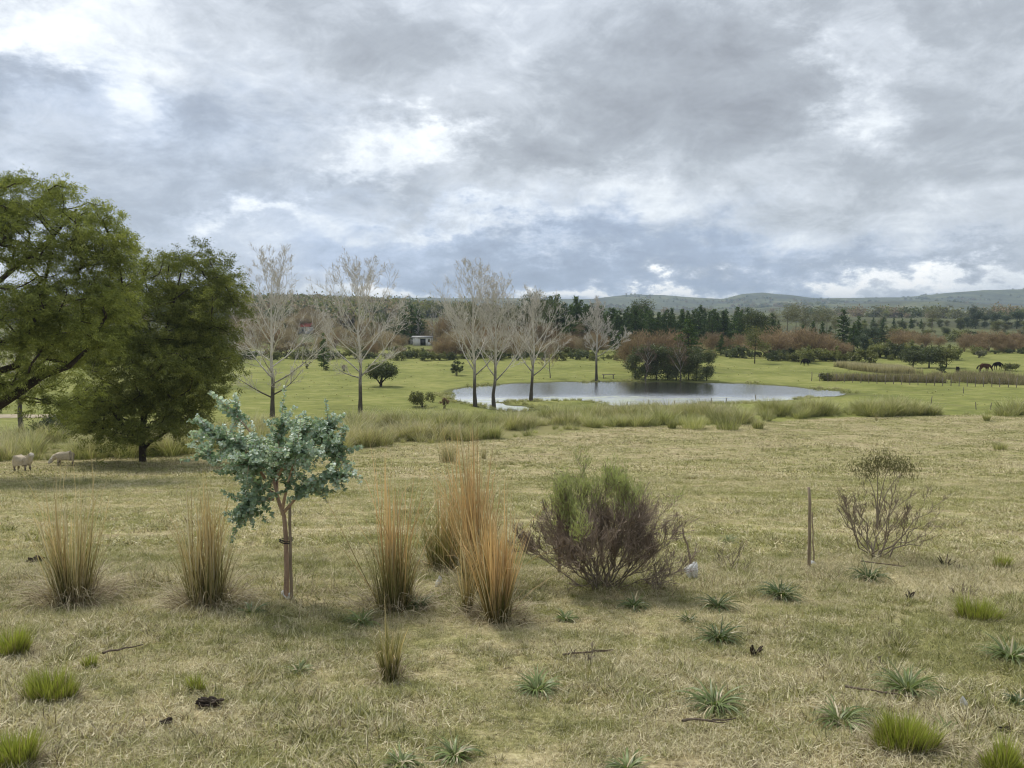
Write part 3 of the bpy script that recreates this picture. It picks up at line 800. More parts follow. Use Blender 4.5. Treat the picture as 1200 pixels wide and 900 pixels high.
def pine_tree(h, seed, rb=.24, n_wh=18, dens=46, size=.42, bare=.12, taper=1.0):
    rng = np.random.default_rng(seed)
    a, c = MB(), MB(); lines = []
    tz = np.linspace(0, 1, 6)
    tubes(a, [(np.stack([rng.normal(0, .02 * h, 6) * tz, rng.normal(0, .02 * h, 6) * tz, h * tz - .2], -1), .16 * (1 - tz) * h / 12 + .02, .5)], 7)
    P, A, H = [], [], []
    for i, f in enumerate(np.linspace(bare, .985, n_wh)):
        R_ = rb * h * (1 - f) ** (.75 * taper) * (.55 + .45 * min(1, (f - bare + .05) / .2)) * rng.uniform(.85, 1.15)
        for k in range(rng.integers(5, 8)):
            az = rng.random() * 6.283; L = R_ * rng.uniform(.65, 1.2); z0_ = f * h + rng.normal(0, .012 * h)
            tip = np.array([math.cos(az) * L, math.sin(az) * L, z0_ + L * .12])
            lines.append((np.array([[0, 0, z0_], tip * .55 + np.array([0, 0, z0_ * .45 - .05 * L]), tip]), np.array([.05, .03, .012]) * h / 12, .5))
            m = max(5, int(dens * L / (rb * h) * rng.uniform(.7, 1.2)))
            t = rng.uniform(.25, 1.05, m)[:, None]
            p = np.array([0, 0, z0_]) * (1 - t) + tip * t + rng.normal(0, .16, (m, 3)) * np.array([1, 1, .7]) * (h / 12) * 1.3
            P.append(p); A.append(unit(np.tile(tip - np.array([0, 0, z0_]), (m, 1)) * .5 + rng.normal(0, .5, (m, 3)) + [0, 0, .4])); H.append(np.full(m, np.clip(.45 + rng.normal(0, .2), 0, 1)))
    tubes(a, lines, 3)
    P = np.vstack(P); cards(c, P, size * h / 12 * rng.uniform(.6, 1.3, len(P)), .38, np.vstack(A), rng, hh=np.concatenate(H))
    return a.mesh('trunk'), None, c.mesh('crown')

def bush(lobes, n_, size, seed, aspect=.5, stems=5, sr=.03, twiggy=False, surf=.5):
    rng = np.random.default_rng(seed); a, c = MB(), MB()
    Lb = np.array([l[:6] for l in lobes]); wts = Lb[:, 3] * Lb[:, 4] * Lb[:, 5]; wts = wts / wts.sum()
    ncl = max(12, n_ // 40); which = rng.choice(len(lobes), ncl, p=wts)
    dv = unit(rng.normal(size=(ncl, 3)))
    rad = surf + (1 - surf) * rng.random(ncl)
    T = Lb[which, :3] + dv * rad[:, None] * Lb[which, 3:6] * (1 + .15 * rng.normal(size=(ncl, 1)))
    T[:, 2] = np.maximum(T[:, 2], .1)
    ci = rng.integers(0, ncl, n_)
    s_ = .17 * np.mean(Lb[:, 3:6])
    off = rng.normal(0, 1, (n_, 3)) * s_
    P = T[ci] + off; P[:, 2] = np.maximum(P[:, 2], .05)
    ctr = np.average(Lb[:, :3], axis=0, weights=wts) * np.array([1, 1, 0])
    ax = unit(P - ctr) + rng.normal(0, .35, (n_, 3)) if twiggy else unit(off) + rng.normal(0, .6, (n_, 3))
    cards(c, P, size * rng.uniform(.6, 1.4, n_), aspect, ax, rng, hh=np.clip(.5 + rng.normal(0, .2, ncl), 0, 1)[ci])
    lines = []
    for i in range(stems):
        e = T[rng.integers(0, ncl)]
        b0 = np.array([rng.normal(0, .12), rng.normal(0, .12), -.1])
        lines.append((bez(b0, np.array([e[0] * .3, e[1] * .3, e[2] * .6]), e, 5), sr * np.array([1.2, 1, .8, .55, .25]), rng.random()))
    tubes(a, lines, 5)
    return a.mesh('stems'), None, c.mesh('crown')

def place(name, meshes, mats, loc, label, cat, rz=0.0, scale=1.0, group=None, parts=('trunk', 'limbs', 'crown')):
    t = thing(name, label, cat, loc, rz, group, scale)
    for me, nm, mt in zip(meshes, parts, mats):
        if me is not None:
            obj(nm, me, mt, t, kind='stuff' if nm in ('crown', 'twigs', 'limbs', 'leaves', 'foliage', 'blades', 'stems', 'branches') else None)
    return t

BARK_DARK = bark_mat('dark_bark', (.035, .028, .022), (.075, .06, .045))
BARK_GREY = bark_mat('grey_bark', (.12, .10, .08), (.24, .21, .17))
BARK_POPLAR = bark_mat('poplar_bark', (.10, .088, .07), (.60, .56, .49), 2.0, 6.0, 6)
TWIG_PALE = bark_mat('pale_twigs', (.60, .56, .50), (.76, .715, .645))
TWIG_BROWN = bark_mat('brown_twigs', (.24, .17, .12), (.34, .25, .18))
FOL_ACACIA = foliage_mat('wattle_leaves', (.07, .085, .020), (.20, .232, .052), (.37, .39, .10), .38, .02)
FOL_PINE = foliage_mat('pine_needles', (.030, .056, .015), (.070, .115, .030), (.145, .195, .055), .22, .02)
FOL_DARK = foliage_mat('dark_evergreen_leaves', (.046, .060, .022), (.088, .110, .038), (.16, .18, .064), .3, .04)
FOL_BLUE = foliage_mat('blue_green_leaves', (.036, .058, .038), (.066, .095, .058), (.115, .145, .082), .25, .03)
FOL_OLIVE = foliage_mat('olive_leaves', (.10, .11, .036), (.18, .19, .066), (.28, .28, .11), .35, .03)
FOL_GUM = foliage_mat('gum_leaves', (.11, .115, .06), (.19, .19, .11), (.29, .28, .17), .35, .04)
FOL_BROWN = foliage_mat('leafless_brown_twigs', (.175, .125, .085), (.285, .21, .145), (.41, .315, .225), .3, .0)
FOL_GREYBROWN = foliage_mat('leafless_grey_twigs', (.22, .175, .125), (.35, .285, .21), (.48, .41, .32), .3, .0)
FOL_YELLOW = foliage_mat('last_yellow_leaves', (.16, .12, .045), (.26, .20, .075), (.36, .29, .12), .3, .0)

# ------------------------------------------------------------------ the two big wattles on the left
def lobes_px(L, Dref, base, rng, rdep):
    out_ = []
    for px, py, rx, ry, dy_, wt in L:
        p = at_y(px, py, Dref + dy_) - base; s_ = Dref / F
        out_.append((p[0], p[1], p[2], rx * s_, rdep * (rx * s_) + .6, ry * s_, wt))
    return out_
def pxl(px, py, D, base): return at_y(px, py, D) - base
A0 = TREE_A; DA = A0[1]
LA = lobes_px([(15, 232, 55, 26, 0, 1.2), (88, 238, 40, 24, .8, .55), (115, 285, 36, 36, 0, 1.0), (52, 275, 62, 36, -1, 1.6), (-60, 270, 90, 60, 0, 2.0), (-150, 330, 90, 80, 0, 1.6),
               (70, 345, 62, 28, -1.5, 1.5), (0, 372, 60, 34, -2, 1.3), (85, 385, 50, 30, -1, 1.2), (120, 340, 40, 30, .5, .8), (-80, 380, 80, 50, 0, 1.3), (25, 440, 70, 24, 0, .75), (70, 462, 40, 18, 0, .35), (60, 410, 50, 24, -1, .8)], DA, A0, RNG, .8)
tp = [(0, 0, -.2), pxl(-66, 520, DA, A0), pxl(-55, 490, DA, A0), pxl(-52, 440, DA, A0), pxl(-50, 380, DA, A0), pxl(-40, 310, DA, A0)]
xl = [([pxl(-55, 505, DA, A0), pxl(-20, 486, DA - .3, A0), pxl(15, 464, DA - .6, A0), pxl(50, 440, DA - .9, A0), pxl(80, 430, DA - 1.1, A0), pxl(104, 408, DA - 1.2, A0)], .30, .07),
      ([pxl(-52, 460, DA, A0), pxl(-20, 442, DA, A0), pxl(20, 428, DA, A0), pxl(32, 400, DA, A0), pxl(45, 360, DA, A0), pxl(60, 300, DA, A0)], .22, .06),
      ([pxl(-50, 390, DA, A0), pxl(-20, 345, DA, A0), pxl(20, 312, DA + .3, A0), pxl(60, 280, DA + .5, A0), pxl(90, 245, DA + .8, A0)], .16, .04)]
meA = leafy_tree(tp, [.42, .34, .30, .24, .16, .08], LA, 520, 520, .105, 11, .40, .42, .34, .5, xl, .011, .1, 9)
place('wattle_tree', meA, (BARK_DARK, BARK_DARK, FOL_ACACIA), A0, 'large olive green wattle tree cut off by the left edge of the picture', 'tree')
B0 = TREE_B; DB = B0[1]
LB = lobes_px([(215, 322, 58, 34, 1, 1.5), (250, 360, 34, 46, 0, 1.1), (185, 360, 60, 34, 0, 1.4), (155, 320, 34, 26, 2, .5), (150, 430, 62, 44, -1.5, 2.2), (195, 425, 62, 44, -1.5, 2.0), (165, 487, 72, 24, -1, 2.0),
               (238, 415, 38, 44, 0, 1.1), (112, 478, 30, 26, 0, .7), (125, 395, 50, 36, 0, 1.0), (225, 470, 28, 20, 0, .5)], DB, B0, RNG, .85)
tpB = [(0, 0, -.2), pxl(167, 525, DB, B0), pxl(166, 512, DB, B0), pxl(170, 480, DB, B0), pxl(180, 430, DB, B0), pxl(200, 370, DB, B0), pxl(212, 320, DB, B0)]
xb = [([pxl(168, 526, DB, B0), pxl(176, 518, DB, B0), pxl(190, 510, DB, B0), pxl(205, 490, DB, B0), pxl(225, 440, DB, B0)], .13, .04),
      ([pxl(166, 515, DB, B0), pxl(150, 505, DB - .5, B0), pxl(130, 480, DB - .8, B0), pxl(118, 440, DB - 1, B0)], .13, .04)]
meB = leafy_tree(tpB, [.21, .19, .18, .15, .12, .08, .04], LB, 560, 500, .125, 12, .50, .42, .34, .5, xb, .012, .1, 9)
place('wattle_tree', meB, (BARK_DARK, BARK_DARK, FOL_ACACIA), B0, 'rounded olive wattle tree with short dark trunk near the two sheep', 'tree')

# ------------------------------------------------------------------ bare poplars round the pond
def stand(px, py): return ground(px, py)
PARTS_BARE = ('trunk', 'limbs', 'twigs')
BM = (BARK_POPLAR, BARK_POPLAR, TWIG_PALE)
def bare_at(px, py, top, seed, label, **kw):
    p = stand(px, py); h = (EZ - p[2]) + (HOR - top) * p[1] / F
    return place('bare_poplar', bare_tree(h, seed, **kw), BM, p, label, 'tree', group='leafless trees round the pond', parts=PARTS_BARE), p, h
bare_at(319, 489, 300, 31, 'leafless pale tree left of the pond, rising behind the bluish sapling', fork=.24, spread=.38, limbs=19, low=[(.14, 3.4, 1.1, 4.5), (.16, .2, 1.15, 4.0), (.18, 5.2, 1.1, 3.5)], tr=.008)
bare_at(422, 485, 308, 32, 'leafless tree with straight trunk alone in pasture left of the pond', fork=.28, spread=.40, limbs=19, low=[(.30, .3, 1.2, 4.2), (.28, 3.6, 1.35, 3.6)], tr=.008)
bare_at(557, 476.5, 314, 33, 'leafless tree at the pond edge, leftmost of the three growing close together', fork=.26, spread=.41, limbs=20, lean=(-.012, 0), tr=.008)
bare_at(579, 479, 330, 34, 'leafless pale trunked tree standing in water, middle of the close three', fork=.25, spread=.38, limbs=18, tr=.008)
bare_at(622, 470, 344, 35, 'leafless tree with curved dark trunk, rightmost of the close three', fork=.27, spread=.40, limbs=18, lean=(.006, 0), tr=.008)
bare_at(699, 446.5, 352, 36, 'slim leafless tree on the far bank of the pond by the bench', fork=.34, spread=.33, limbs=17, tr=.013)
bare_at(26, 508, 400, 37, 'grey leafless tree behind the sheep, seen under the big wattle', fork=.45, spread=.40, limbs=10)

# ------------------------------------------------------------------ background trees: meshes about 12 m tall, shared by the copies
PINES = [pine_tree(12, 300 + i, rb=.22 + .03 * (i % 3), n_wh=18, dens=44, size=.55, bare=.10) for i in range(4)]
def crown_tree(seed, h=10, w_=4, trunkh=2.2, n_cl=170, nleaf=16, ls=.5, nlobes=6, clump=.55, flat=.8, aspect=.45, low=.25):
    rng = np.random.default_rng(seed); L = []
    for i in range(nlobes):
        a = rng.random() * 6.28; q_ = rng.uniform(.1, .55) * w_
        L.append((q_ * math.cos(a), q_ * math.sin(a), h * (low + .2 + (.72 - low) * rng.random()), w_ * rng.uniform(.4, .6), w_ * rng.uniform(.4, .6), h * rng.uniform(.13, .22), 1))
    L.append((0, 0, h * .82, w_ * .5, w_ * .5, h * .17, 1.2))
    return leafy_tree([(0, 0, -.3), (.05, 0, trunkh), (0, .1, h * .5), (.1, 0, h * .8)], [.19, .15, .10, .04], L, n_cl, nleaf, ls, seed, clump, flat, aspect, .5, (), .02)
ROUND = [crown_tree(330 + i, 9, 4.2, 1.2, 200, 17, .5, 8, low=-.12) for i in range(3)]
GUMS = [crown_tree(340 + i, 15, 4.2, 6, 150, 14, .5, 7, .6, .7, .35, .35) for i in range(3)]
def brown_crown(seed, h=7, w_=4.5):
    rng = np.random.default_rng(seed); L = [(rng.normal(0, w_ * .35), rng.normal(0, w_ * .3), h * rng.uniform(.35, .62), w_ * .55, w_ * .5, h * rng.uniform(.28, .38), 1) for _ in range(6)]
    st_, _, cr = bush(L, 4600, .62, seed, .10, 9, .10, True, .25)
    return st_, None, cr
BROWN = [brown_crown(350 + i) for i in range(4)]
def bush_m(seed, h=3, w_=2.5, n_=1700, size=.34):
    rng = np.random.default_rng(seed)
    L = [(rng.normal(0, w_ * .35), rng.normal(0, w_ * .3), h * rng.uniform(.3, .6), w_ * rng.uniform(.4, .6), w_ * .5, h * rng.uniform(.3, .42)) for _ in range(6)]
    return bush(L, n_, size, seed)
BUSH = [bush_m(360 + i) for i in range(4)]
SLIM = [bare_tree(14, 370 + i, fork=.2, spread=.14, limbs=14, lv3=4, sprigs=2, r0=.14, tr=.02) for i in range(2)]

def bg(name, meshes, h0, mats, px, D, top, label, cat='tree', group=None, wide=1.0, parts=('trunk', 'limbs', 'crown'), basepy=None, sink=0.0):
    x = (px - CX) / F * D
    z = gz(x, D)
    h = (EZ - z) + (HOR - top) * D / F
    s_ = h / h0
    return place(name, meshes, mats, (x, D, z - sink), label, cat, RNG.random() * 6.28, (s_ * wide, s_ * wide, s_), group, parts)
def pick(L): return L[int(RNG.integers(0, len(L)))]
def onD(px, py): return ground(px, py)[1]
MP = (BARK_DARK, None, FOL_PINE); MD = (BARK_DARK, BARK_DARK, FOL_DARK); MO = (BARK_DARK, BARK_DARK, FOL_OLIVE); MBL = (BARK_DARK, BARK_DARK, FOL_BLUE)
MG = (BARK_GREY, BARK_GREY, FOL_GUM); MBR = (TWIG_BROWN, None, FOL_BROWN); MGB = (TWIG_BROWN, None, FOL_GREYBROWN)
STEM = ('stems', 'limbs', 'crown')

# pine belt behind the pond
G = 'pines of the dark belt behind the pond'
for px in np.arange(640, 912, 5.6):
    for row in range(2):
        D = 205 + 22 * row + RNG.uniform(-7, 7)
        t = np.interp(px, [640, 690, 715, 760, 800, 850, 880, 912], [352, 356, 364, 361, 363, 362, 366, 375]) + RNG.normal(0, 3.2) + 3 * (1 - row)
        bg('pine_tree', pick(PINES), 12, MP, px + RNG.normal(0, 2.5), D, t, 'dark green pine in the dense belt behind the pond', group=G, wide=1.25)
for px, t, lb in [(745, 351, 'taller round topped pine rising above the belt, left of a close pair'), (757, 350, 'taller round topped pine rising above the belt, right of a close pair')]:
    bg('umbrella_pine', pick(GUMS), 15, MD, px, 232, t, lb, wide=.9)
bg('umbrella_pine', ROUND[0], 9, MD, 884, 196, 364, 'dark rounded tree at the right end of the pine belt', wide=.8)
bg('broad_pine', PINES[1], 12, MP, 806, 133, 374, 'broad green pine in front of the belt, above the dark pondside trees', wide=1.7)
bg('broad_pine', PINES[2], 12, MP, 729, 165, 382, 'small dark pine left of the dark pondside trees', wide=1.5)
bg('broad_pine', PINES[3], 12, MP, 845, 172, 392, 'low dark pine between brown leafless clumps behind the pond', wide=1.5)
bg('loose_green_tree', crown_tree(381, 12, 4.6, 3.5, 150, 14, .5, 7, low=.2), 12, MO, 885, onD(885, 426), 383, 'loose mid green tree with visible trunk right of the pond, in pasture')
# gums and tall trees
for px, D, t in [(612, 190, 346), (628, 186, 341), (640, 194, 347), (596, 195, 352), (575, 200, 356), (552, 205, 352), (535, 215, 356)]:
    bg('gum_tree', pick(GUMS), 15, MD if px > 600 else MG, px, D, t, 'tall dark gum tree behind the group of bare pondside trees', group='gum trees behind the bare trees', wide=.95)
for px, D, t in [(922, 225, 357), (932, 230, 355), (943, 226, 358), (955, 232, 362), (968, 228, 361), (978, 235, 366), (905, 235, 364)]:
    bg('gum_tree', pick(GUMS), 15, MG, px, D, t, 'tall grey green gum tree at the right end of the pine belt', group='grey gums right of the pine belt', wide=.9)
bg('conical_pine', PINES[0], 12, MP, 987, 205, 363, 'large conical dark pine standing right of the grey gums', wide=1.5)
for px in (952, 963, 1000, 1005, 972, 940):
    bg('pine_tree', pick(PINES), 12, MP, px, 200 + RNG.uniform(-6, 10), 378 + RNG.normal(0, 4), 'low dark pine at the foot of the grey gums', group='pines below the grey gums', wide=1.3)
for px, t in [(1021, 385), (1033, 379), (1012, 394)]:
    bg('cypress_tree', PINES[2] if t < 380 else ROUND[1], 12 if t < 380 else 9, MBL, px, 178 + RNG.uniform(-4, 6), t, {1021: 'dark blue green rounded cypress right of the brown willows', 1033: 'dark pointed cypress right of the rounded one', 1012: 'lower dark cypress left of the rounded one'}[px], wide=1.2)
# brown leafless clumps
for px, D, t, w_ in [(742, 134, 388, 1.2), (760, 140, 382, 1.4), (778, 142, 383, 1.4), (795, 140, 387, 1.2), (834, 176, 385, 1.1), (850, 180, 390, .9), (866, 178, 387, 1.0), (908, 164, 383, 1.4), (925, 168, 378, 1.5), (944, 164, 381, 1.4),
                     (960, 165, 386, 1.2), (978, 158, 392, 1.1), (990, 156, 398, 1.0), (1048, 190, 380, 1.2), (1064, 194, 383, 1.2), (1084, 200, 387, 1.2), (1100, 204, 391, 1.0), (670, 186, 390, 1.1), (655, 182, 395, 1.1)]:
    bg('leafless_willow', pick(BROWN), 7, MBR, px, D, t, 'reddish brown leafless willow clump in the tree line beyond the pond', group='brown willows beyond the pond', wide=w_, parts=STEM)
for px, D, t, w_ in [(1140, 188, 386, 1.2), (1158, 190, 384, 1.3), (1176, 188, 385, 1.3), (1194, 186, 388, 1.3), (1212, 186, 386, 1.3), (1148, 182, 396, 1.1), (1185, 181, 396, 1.1), (1130, 186, 394, 1.0), (1166, 180, 398, 1.0), (1205, 180, 398, 1.0)]:
    bg('leafless_willow', pick(BROWN), 7, MBR, px, D, t, 'brown leafless willow clump at the right edge above the horses', group='brown willows above the horses', wide=w_, parts=STEM)
# grey brown scrub woodland on the left half
for i in range(66):
    px = RNG.uniform(505, 705); D = RNG.uniform(162, 215)
    if px < 518: px += 30
    bg('leafless_scrub_tree', pick(BROWN), 7, MGB if RNG.random() < .72 else MBR, px, D, 395 - (D - 162) * .36 + RNG.normal(0, 6), 'grey brown leafless scrub tree in the wood behind the bare poplars', group='scrub wood behind the poplars', wide=RNG.uniform(.8, 1.3), parts=STEM)
for i in range(96):
    px = RNG.uniform(270, 505); D = RNG.uniform(163, 300)
    if 472 < px < 514 and D < 226: D += 70
    if 344 < px < 372 and D < 285: D = 295 + RNG.uniform(0, 20)
    bg('leafless_scrub_tree', pick(BROWN), 7, MGB if RNG.random() < .8 else MBR, px, D, 398 - (D - 163) * .22 + RNG.normal(0, 5), 'grey brown leafless scrub tree on the slope behind the left pasture', group='scrub wood behind the left pasture', wide=RNG.uniform(.8, 1.3), parts=STEM)
for px, D, t in [(462, 215, 372), (474, 222, 360), (482, 226, 358), (490, 230, 362), (470, 235, 364), (455, 240, 368), (436, 260, 378), (392, 270, 382), (415, 280, 380), (334, 262, 378), (324, 280, 380)]:
    bg('pine_tree', pick(PINES), 12, MP, px, D, t, 'dark pine among grey scrub behind the left pasture', group='pines behind the left pasture', wide=1.5)
for i in range(30):
    px = RNG.uniform(200, 560); D = RNG.uniform(240, 420)
    if 345 < px < 370: D = max(D, 310)
    bg('olive_tree', pick(ROUND), 9, MO if RNG.random() < .6 else MD, px, D, 385 - (D - 240) * .11 + RNG.normal(0, 4), 'olive green rounded tree on the left hillside', group='rounded trees on the left hillside', wide=RNG.uniform(.9, 1.3))
for px, t in [(491, 350), (507, 346), (511, 350), (516, 352), (524, 356)]:
    bg('slim_poplar', pick(SLIM), 14, (BARK_GREY, BARK_GREY, TWIG_PALE), px, 222 + RNG.uniform(-5, 5), t + 8, 'slim upright leafless poplar beside the small white shed', group='slim poplars by the white shed', parts=PARTS_BARE)
# green shrubs along the far side of the pasture
for px in np.concatenate([np.arange(272, 740, 9), np.arange(836, 930, 9), np.arange(1120, 1215, 9)]):
    D = (158 if px < 740 else 162 if px < 930 else 176) + RNG.uniform(-3, 6)
    bg('hedge_shrub', pick(BUSH), 3, MO if RNG.random() < .55 else MD, px + RNG.normal(0, 3), D, (411 if px < 740 else 407 if px < 930 else 409) + RNG.normal(0, 2.5), 'dark green shrub in the hedge line along the far pasture edge', 'shrub', 'hedge shrubs at the far pasture edge', wide=RNG.uniform(.9, 1.3), parts=STEM)
for px in np.arange(1020, 1122, 8):
    bg('hedge_shrub', pick(BUSH), 3, MO if RNG.random() < .6 else MD, px + RNG.normal(0, 3), 160 + RNG.uniform(-4, 8), 404 + RNG.normal(0, 5), 'green shrub behind the flat topped grove near the horses', 'shrub', 'shrubs behind the grove', wide=RNG.uniform(.8, 1.1), parts=STEM)
for px in np.arange(-20, 300, 16):
    bg('olive_tree', pick(ROUND), 9, MO, px, RNG.uniform(150, 230), 400 + RNG.normal(0, 6), 'olive tree in the far line behind the big wattles', group='trees behind the wattles')
# flat topped grove by the horses
for px, t, lb in [(1071, 411, 'leftmost tree of the flat topped green grove near the horses'), (1090, 408, 'middle tree of the flat topped green grove near the horses'), (1110, 409, 'rightmost tree of the flat topped green grove near the horses')]:
    D = onD(px, 431)
    bg('umbrella_tree', crown_tree(int(px), 5, 3.1, 1.0, 190, 20, .34, 9, .42, .6, .5, .12), 5, MD if px != 1110 else MO, px, D, t, lb, wide=1.15)
# the dark cluster on the far bank
for i, (px, py, t, w_) in enumerate([(745, 444, 412, 1.0), (757, 445, 406, 1.15), (770, 445, 408, 1.1), (783, 445, 410, 1.0), (793, 446, 412, .9), (808, 445, 408, 1.0), (817, 446, 410, 1.0), (829, 446, 413, .75)]):
    D = onD(px, py)
    bg('evergreen_tree', ROUND[i % 3], 9, MD, px, D, t, 'dark evergreen tree in the tight cluster on the far pond bank', group='dark cluster on the far bank', wide=1.05 * w_)
bare_small = lambda px, py, t, sd, lb: bg('bare_sapling', bare_tree(8, sd, fork=.25, spread=.36, limbs=12, r0=.11, lean=(.06, 0) if px < 770 else (0, 0), tr=.012, lv3=6, sprigs=3), 8, (BARK_GREY, TWIG_PALE, TWIG_BROWN), px, onD(px, py), t, lb, parts=PARTS_BARE)
bare_small(757, 447, 400, 391, 'leaning pale leafless sapling in front of the dark evergreen cluster')
t = bare_small(798, 447, 396, 392, 'upright pale sapling with last yellow leaves before the evergreen cluster')
bare_small(645, 443, 405, 393, 'thin sapling with a few yellow leaves on the far pond bank')
yl = MB(); rng = np.random.default_rng(5); P = rng.normal(0, 1, (500, 3)) * [1.1, 1.1, 1.5] + [0, 0, 5.2]; cards(yl, P, .16, .6, None, rng)
ym = yl.mesh('leaves')
for o in [o_ for o_ in COL.objects if o_.name.startswith('bare_sapling') and ('yellow' in o_['label'])]:
    obj('leaves', ym, FOL_YELLOW, o, kind='stuff')
# low scrub filling the ground behind the left hedge
for i in range(110):
    px = RNG.uniform(262, 740); D = RNG.uniform(168, 300)
    if 470 < px < 520 and D < 216: t_ = RNG.uniform(405, 409)
    else: t_ = 406 - (D - 168) * .13 + RNG.normal(0, 3)
    if 346 < px < 370: t_ = max(t_, 394)
    bg('scrub_bush', pick(BUSH), 3, (MO, MD, (TWIG_BROWN, None, FOL_GREYBROWN), (TWIG_BROWN, None, FOL_GREYBROWN))[int(RNG.integers(0, 4))], px, D, t_, 'low scrub bush in the thicket behind the left pasture hedge', 'shrub', 'thicket behind the pasture hedge', wide=RNG.uniform(1.1, 1.7), parts=STEM)
# fill behind the grove and between the right willows
for i in range(34):
    px = RNG.uniform(1000, 1215); D = RNG.uniform(196, 300); k_ = RNG.random()
    bg('mixed_tree', pick(BUSH if k_ < .45 else ROUND if k_ < .8 else BROWN), 3 if k_ < .45 else 9 if k_ < .8 else 7, (MO, MD, MG)[int(RNG.integers(0, 3))] if k_ < .8 else MBR, px, D, 396 - (D - 196) * .15 + RNG.normal(0, 3),
       'green or brown rounded tree in the mixed wood beyond the grove', group='mixed wood beyond the grove', wide=RNG.uniform(1.0, 1.5), parts=STEM if not (.45 <= k_ < .8) else ('trunk', 'limbs', 'crown'))
for px in np.arange(905, 1012, 8):
    bg('hedge_shrub', pick(BUSH), 3, MO if RNG.random() < .5 else MD, px + RNG.normal(0, 2), 150 + RNG.uniform(-2, 8), 411 + RNG.normal(0, 3), 'low green shrub at the foot of the right hand brown willows', 'shrub', 'shrubs under the willows', wide=RNG.uniform(.9, 1.3), parts=STEM)
for i in range(30):
    px = RNG.uniform(998, 1215); D = RNG.uniform(305, 380)
    bg('far_round_tree', pick(ROUND), 9, (MO, MD, MG)[int(RNG.integers(0, 3))], px, D, 379 - (D - 305) * .05 + RNG.normal(0, 2.5), 'small far rounded tree in the line below the right hills', group='far rounded trees below the right hills', wide=RNG.uniform(1.0, 1.5))
# farther trees
for px, D, t, kind_ in [(1012, 330, 374, 'p'), (1022, 335, 372, 'p'), (1034, 340, 371, 'p'), (1046, 345, 372, 'p'), (1056, 338, 373, 'p'), (1066, 345, 372, 'p'), (1078, 340, 374, 'p'), (1132, 350, 372, 'd'), (1142, 345, 366, 'd'), (1152, 350, 370, 'd'), (1165, 355, 368, 'd'),
                        (1178, 350, 371, 'd'), (1190, 345, 366, 'd'), (1204, 350, 368, 'd'), (1122, 355, 375, 'd')]:
    if kind_ == 'p': bg('pine_tree', pick(PINES), 12, MP, px, D, t, 'small far dark pine in a row beyond the brown willows', group='far pines beyond the willows', wide=1.3)
    else: bg('far_evergreen_tree', pick(ROUND), 9, MBL, px, D, t, 'far bluish dark tree at the right edge below the hills', group='far dark trees on the right', wide=1.0)
bg('gum_tree', GUMS[1], 15, MG, 1091, 320, 362, 'lone broad gum tree before the far hills, right of the pine row', wide=1.5)
bg('gum_tree', GUMS[2], 15, MBL, 1139, 420, 357, 'tall dark gum tree at the foot of the right hills', wide=1.4)
# woods that read as one mass on the hills
mass = [proto('far_tree', (lambda mb_: (cards(mb_, RNG.normal(0, 1, (260, 3)) * [2.6, 2.6, 2.2] + [0, 0, 4], 1.9, .6, None, RNG, hh=np.full(260, RNG.uniform(.2, .7))), mb_)[1])(MB()), (FOL_DARK, FOL_OLIVE, FOL_GREYBROWN, FOL_GUM)[i]) for i in range(4)]
def hill_wood(n_, y0_, y1_, u0, u1, thr, seed, sc):
    y = np.exp(RNG.uniform(math.log(y0_), math.log(y1_), n_)); x = y * RNG.uniform(u0, u1, n_)
    k = fbm(x / (sc * 130), y / (sc * 260), seed, 4) > thr
    return x[k], y[k]
xs, ys = zip(*[hill_wood(4200, 340, 800, -.75, -.02, -.02, 61, .35), hill_wood(2000, 520, 1300, -.05, .75, .34, 62, .5), hill_wood(9000, 1000, 3500, -.75, .75, .24, 63, 1.4)])
x, y = np.concatenate(xs), np.concatenate(ys); m = len(x)
scatter('far_woodland', np.stack([x, y, g(x, y)], -1), RNG.uniform(.5, 1.15, m), RNG.random(m) * 6.28, np.zeros((m, 2)), mass, 'far scrub and woodland patches covering the hills', 'woodland')

# ------------------------------------------------------------------ shrubs standing in the pasture
def shrub_at(px, py, top, wpx, label, mats, seed, name='shrub', n_=2600, size=.22, lobes=None, stems=7):
    p = ground(px, py); h = (EZ - p[2]) + (HOR - top) * p[1] / F; w_ = wpx / F * p[1] / 2
    rng = np.random.default_rng(seed)
    L = lobes or [(rng.normal(0, w_ * .35), rng.normal(0, w_ * .3), h * rng.uniform(.35, .65), w_ * rng.uniform(.4, .6), w_ * .5, h * rng.uniform(.25, .36)) for _ in range(6)]
    return place(name, bush(L, n_, size, seed, stems=stems), mats, p, label, 'shrub', parts=STEM)
p = ground(446, 453)
place('round_tree', leafy_tree([(0, 0, -.2), (.1, 0, .8), (.3, 0, 1.7)], [.22, .18, .1], [(.2, 0, 2.4, 1.7, 1.6, 1.0, 1), (1.1, 0, 2.2, 1.2, 1.2, .9, .8), (-.9, 0, 2.1, 1.0, 1.1, .9, .6)], 260, 30, .22, 71, .3, .7, .5, .5,
      [([(0, 0, .3), (-.5, 0, 1.0), (-.9, 0, 1.8)], .12, .05), ([(0, 0, .4), (.6, 0, 1.0), (1.1, 0, 1.9)], .12, .05)]), MD, p, 'dark rounded small tree with forked trunk in the left pasture', 'tree')
shrub_at(495, 477, 457, 34, 'dense dark green shrub at the left end of the pond', (BARK_DARK, None, FOL_OLIVE), 72, size=.16, n_=3600)
shrub_at(521, 479, 461, 12, 'small rusty brown shrub at the water edge left of poplars', (BARK_DARK, None, FOL_BROWN), 73, n_=700, size=.15)
shrub_at(403, 435, 426, 8, 'small dark shrub beside the little pine in left pasture', (BARK_DARK, None, FOL_BROWN), 74, n_=600, size=.2)
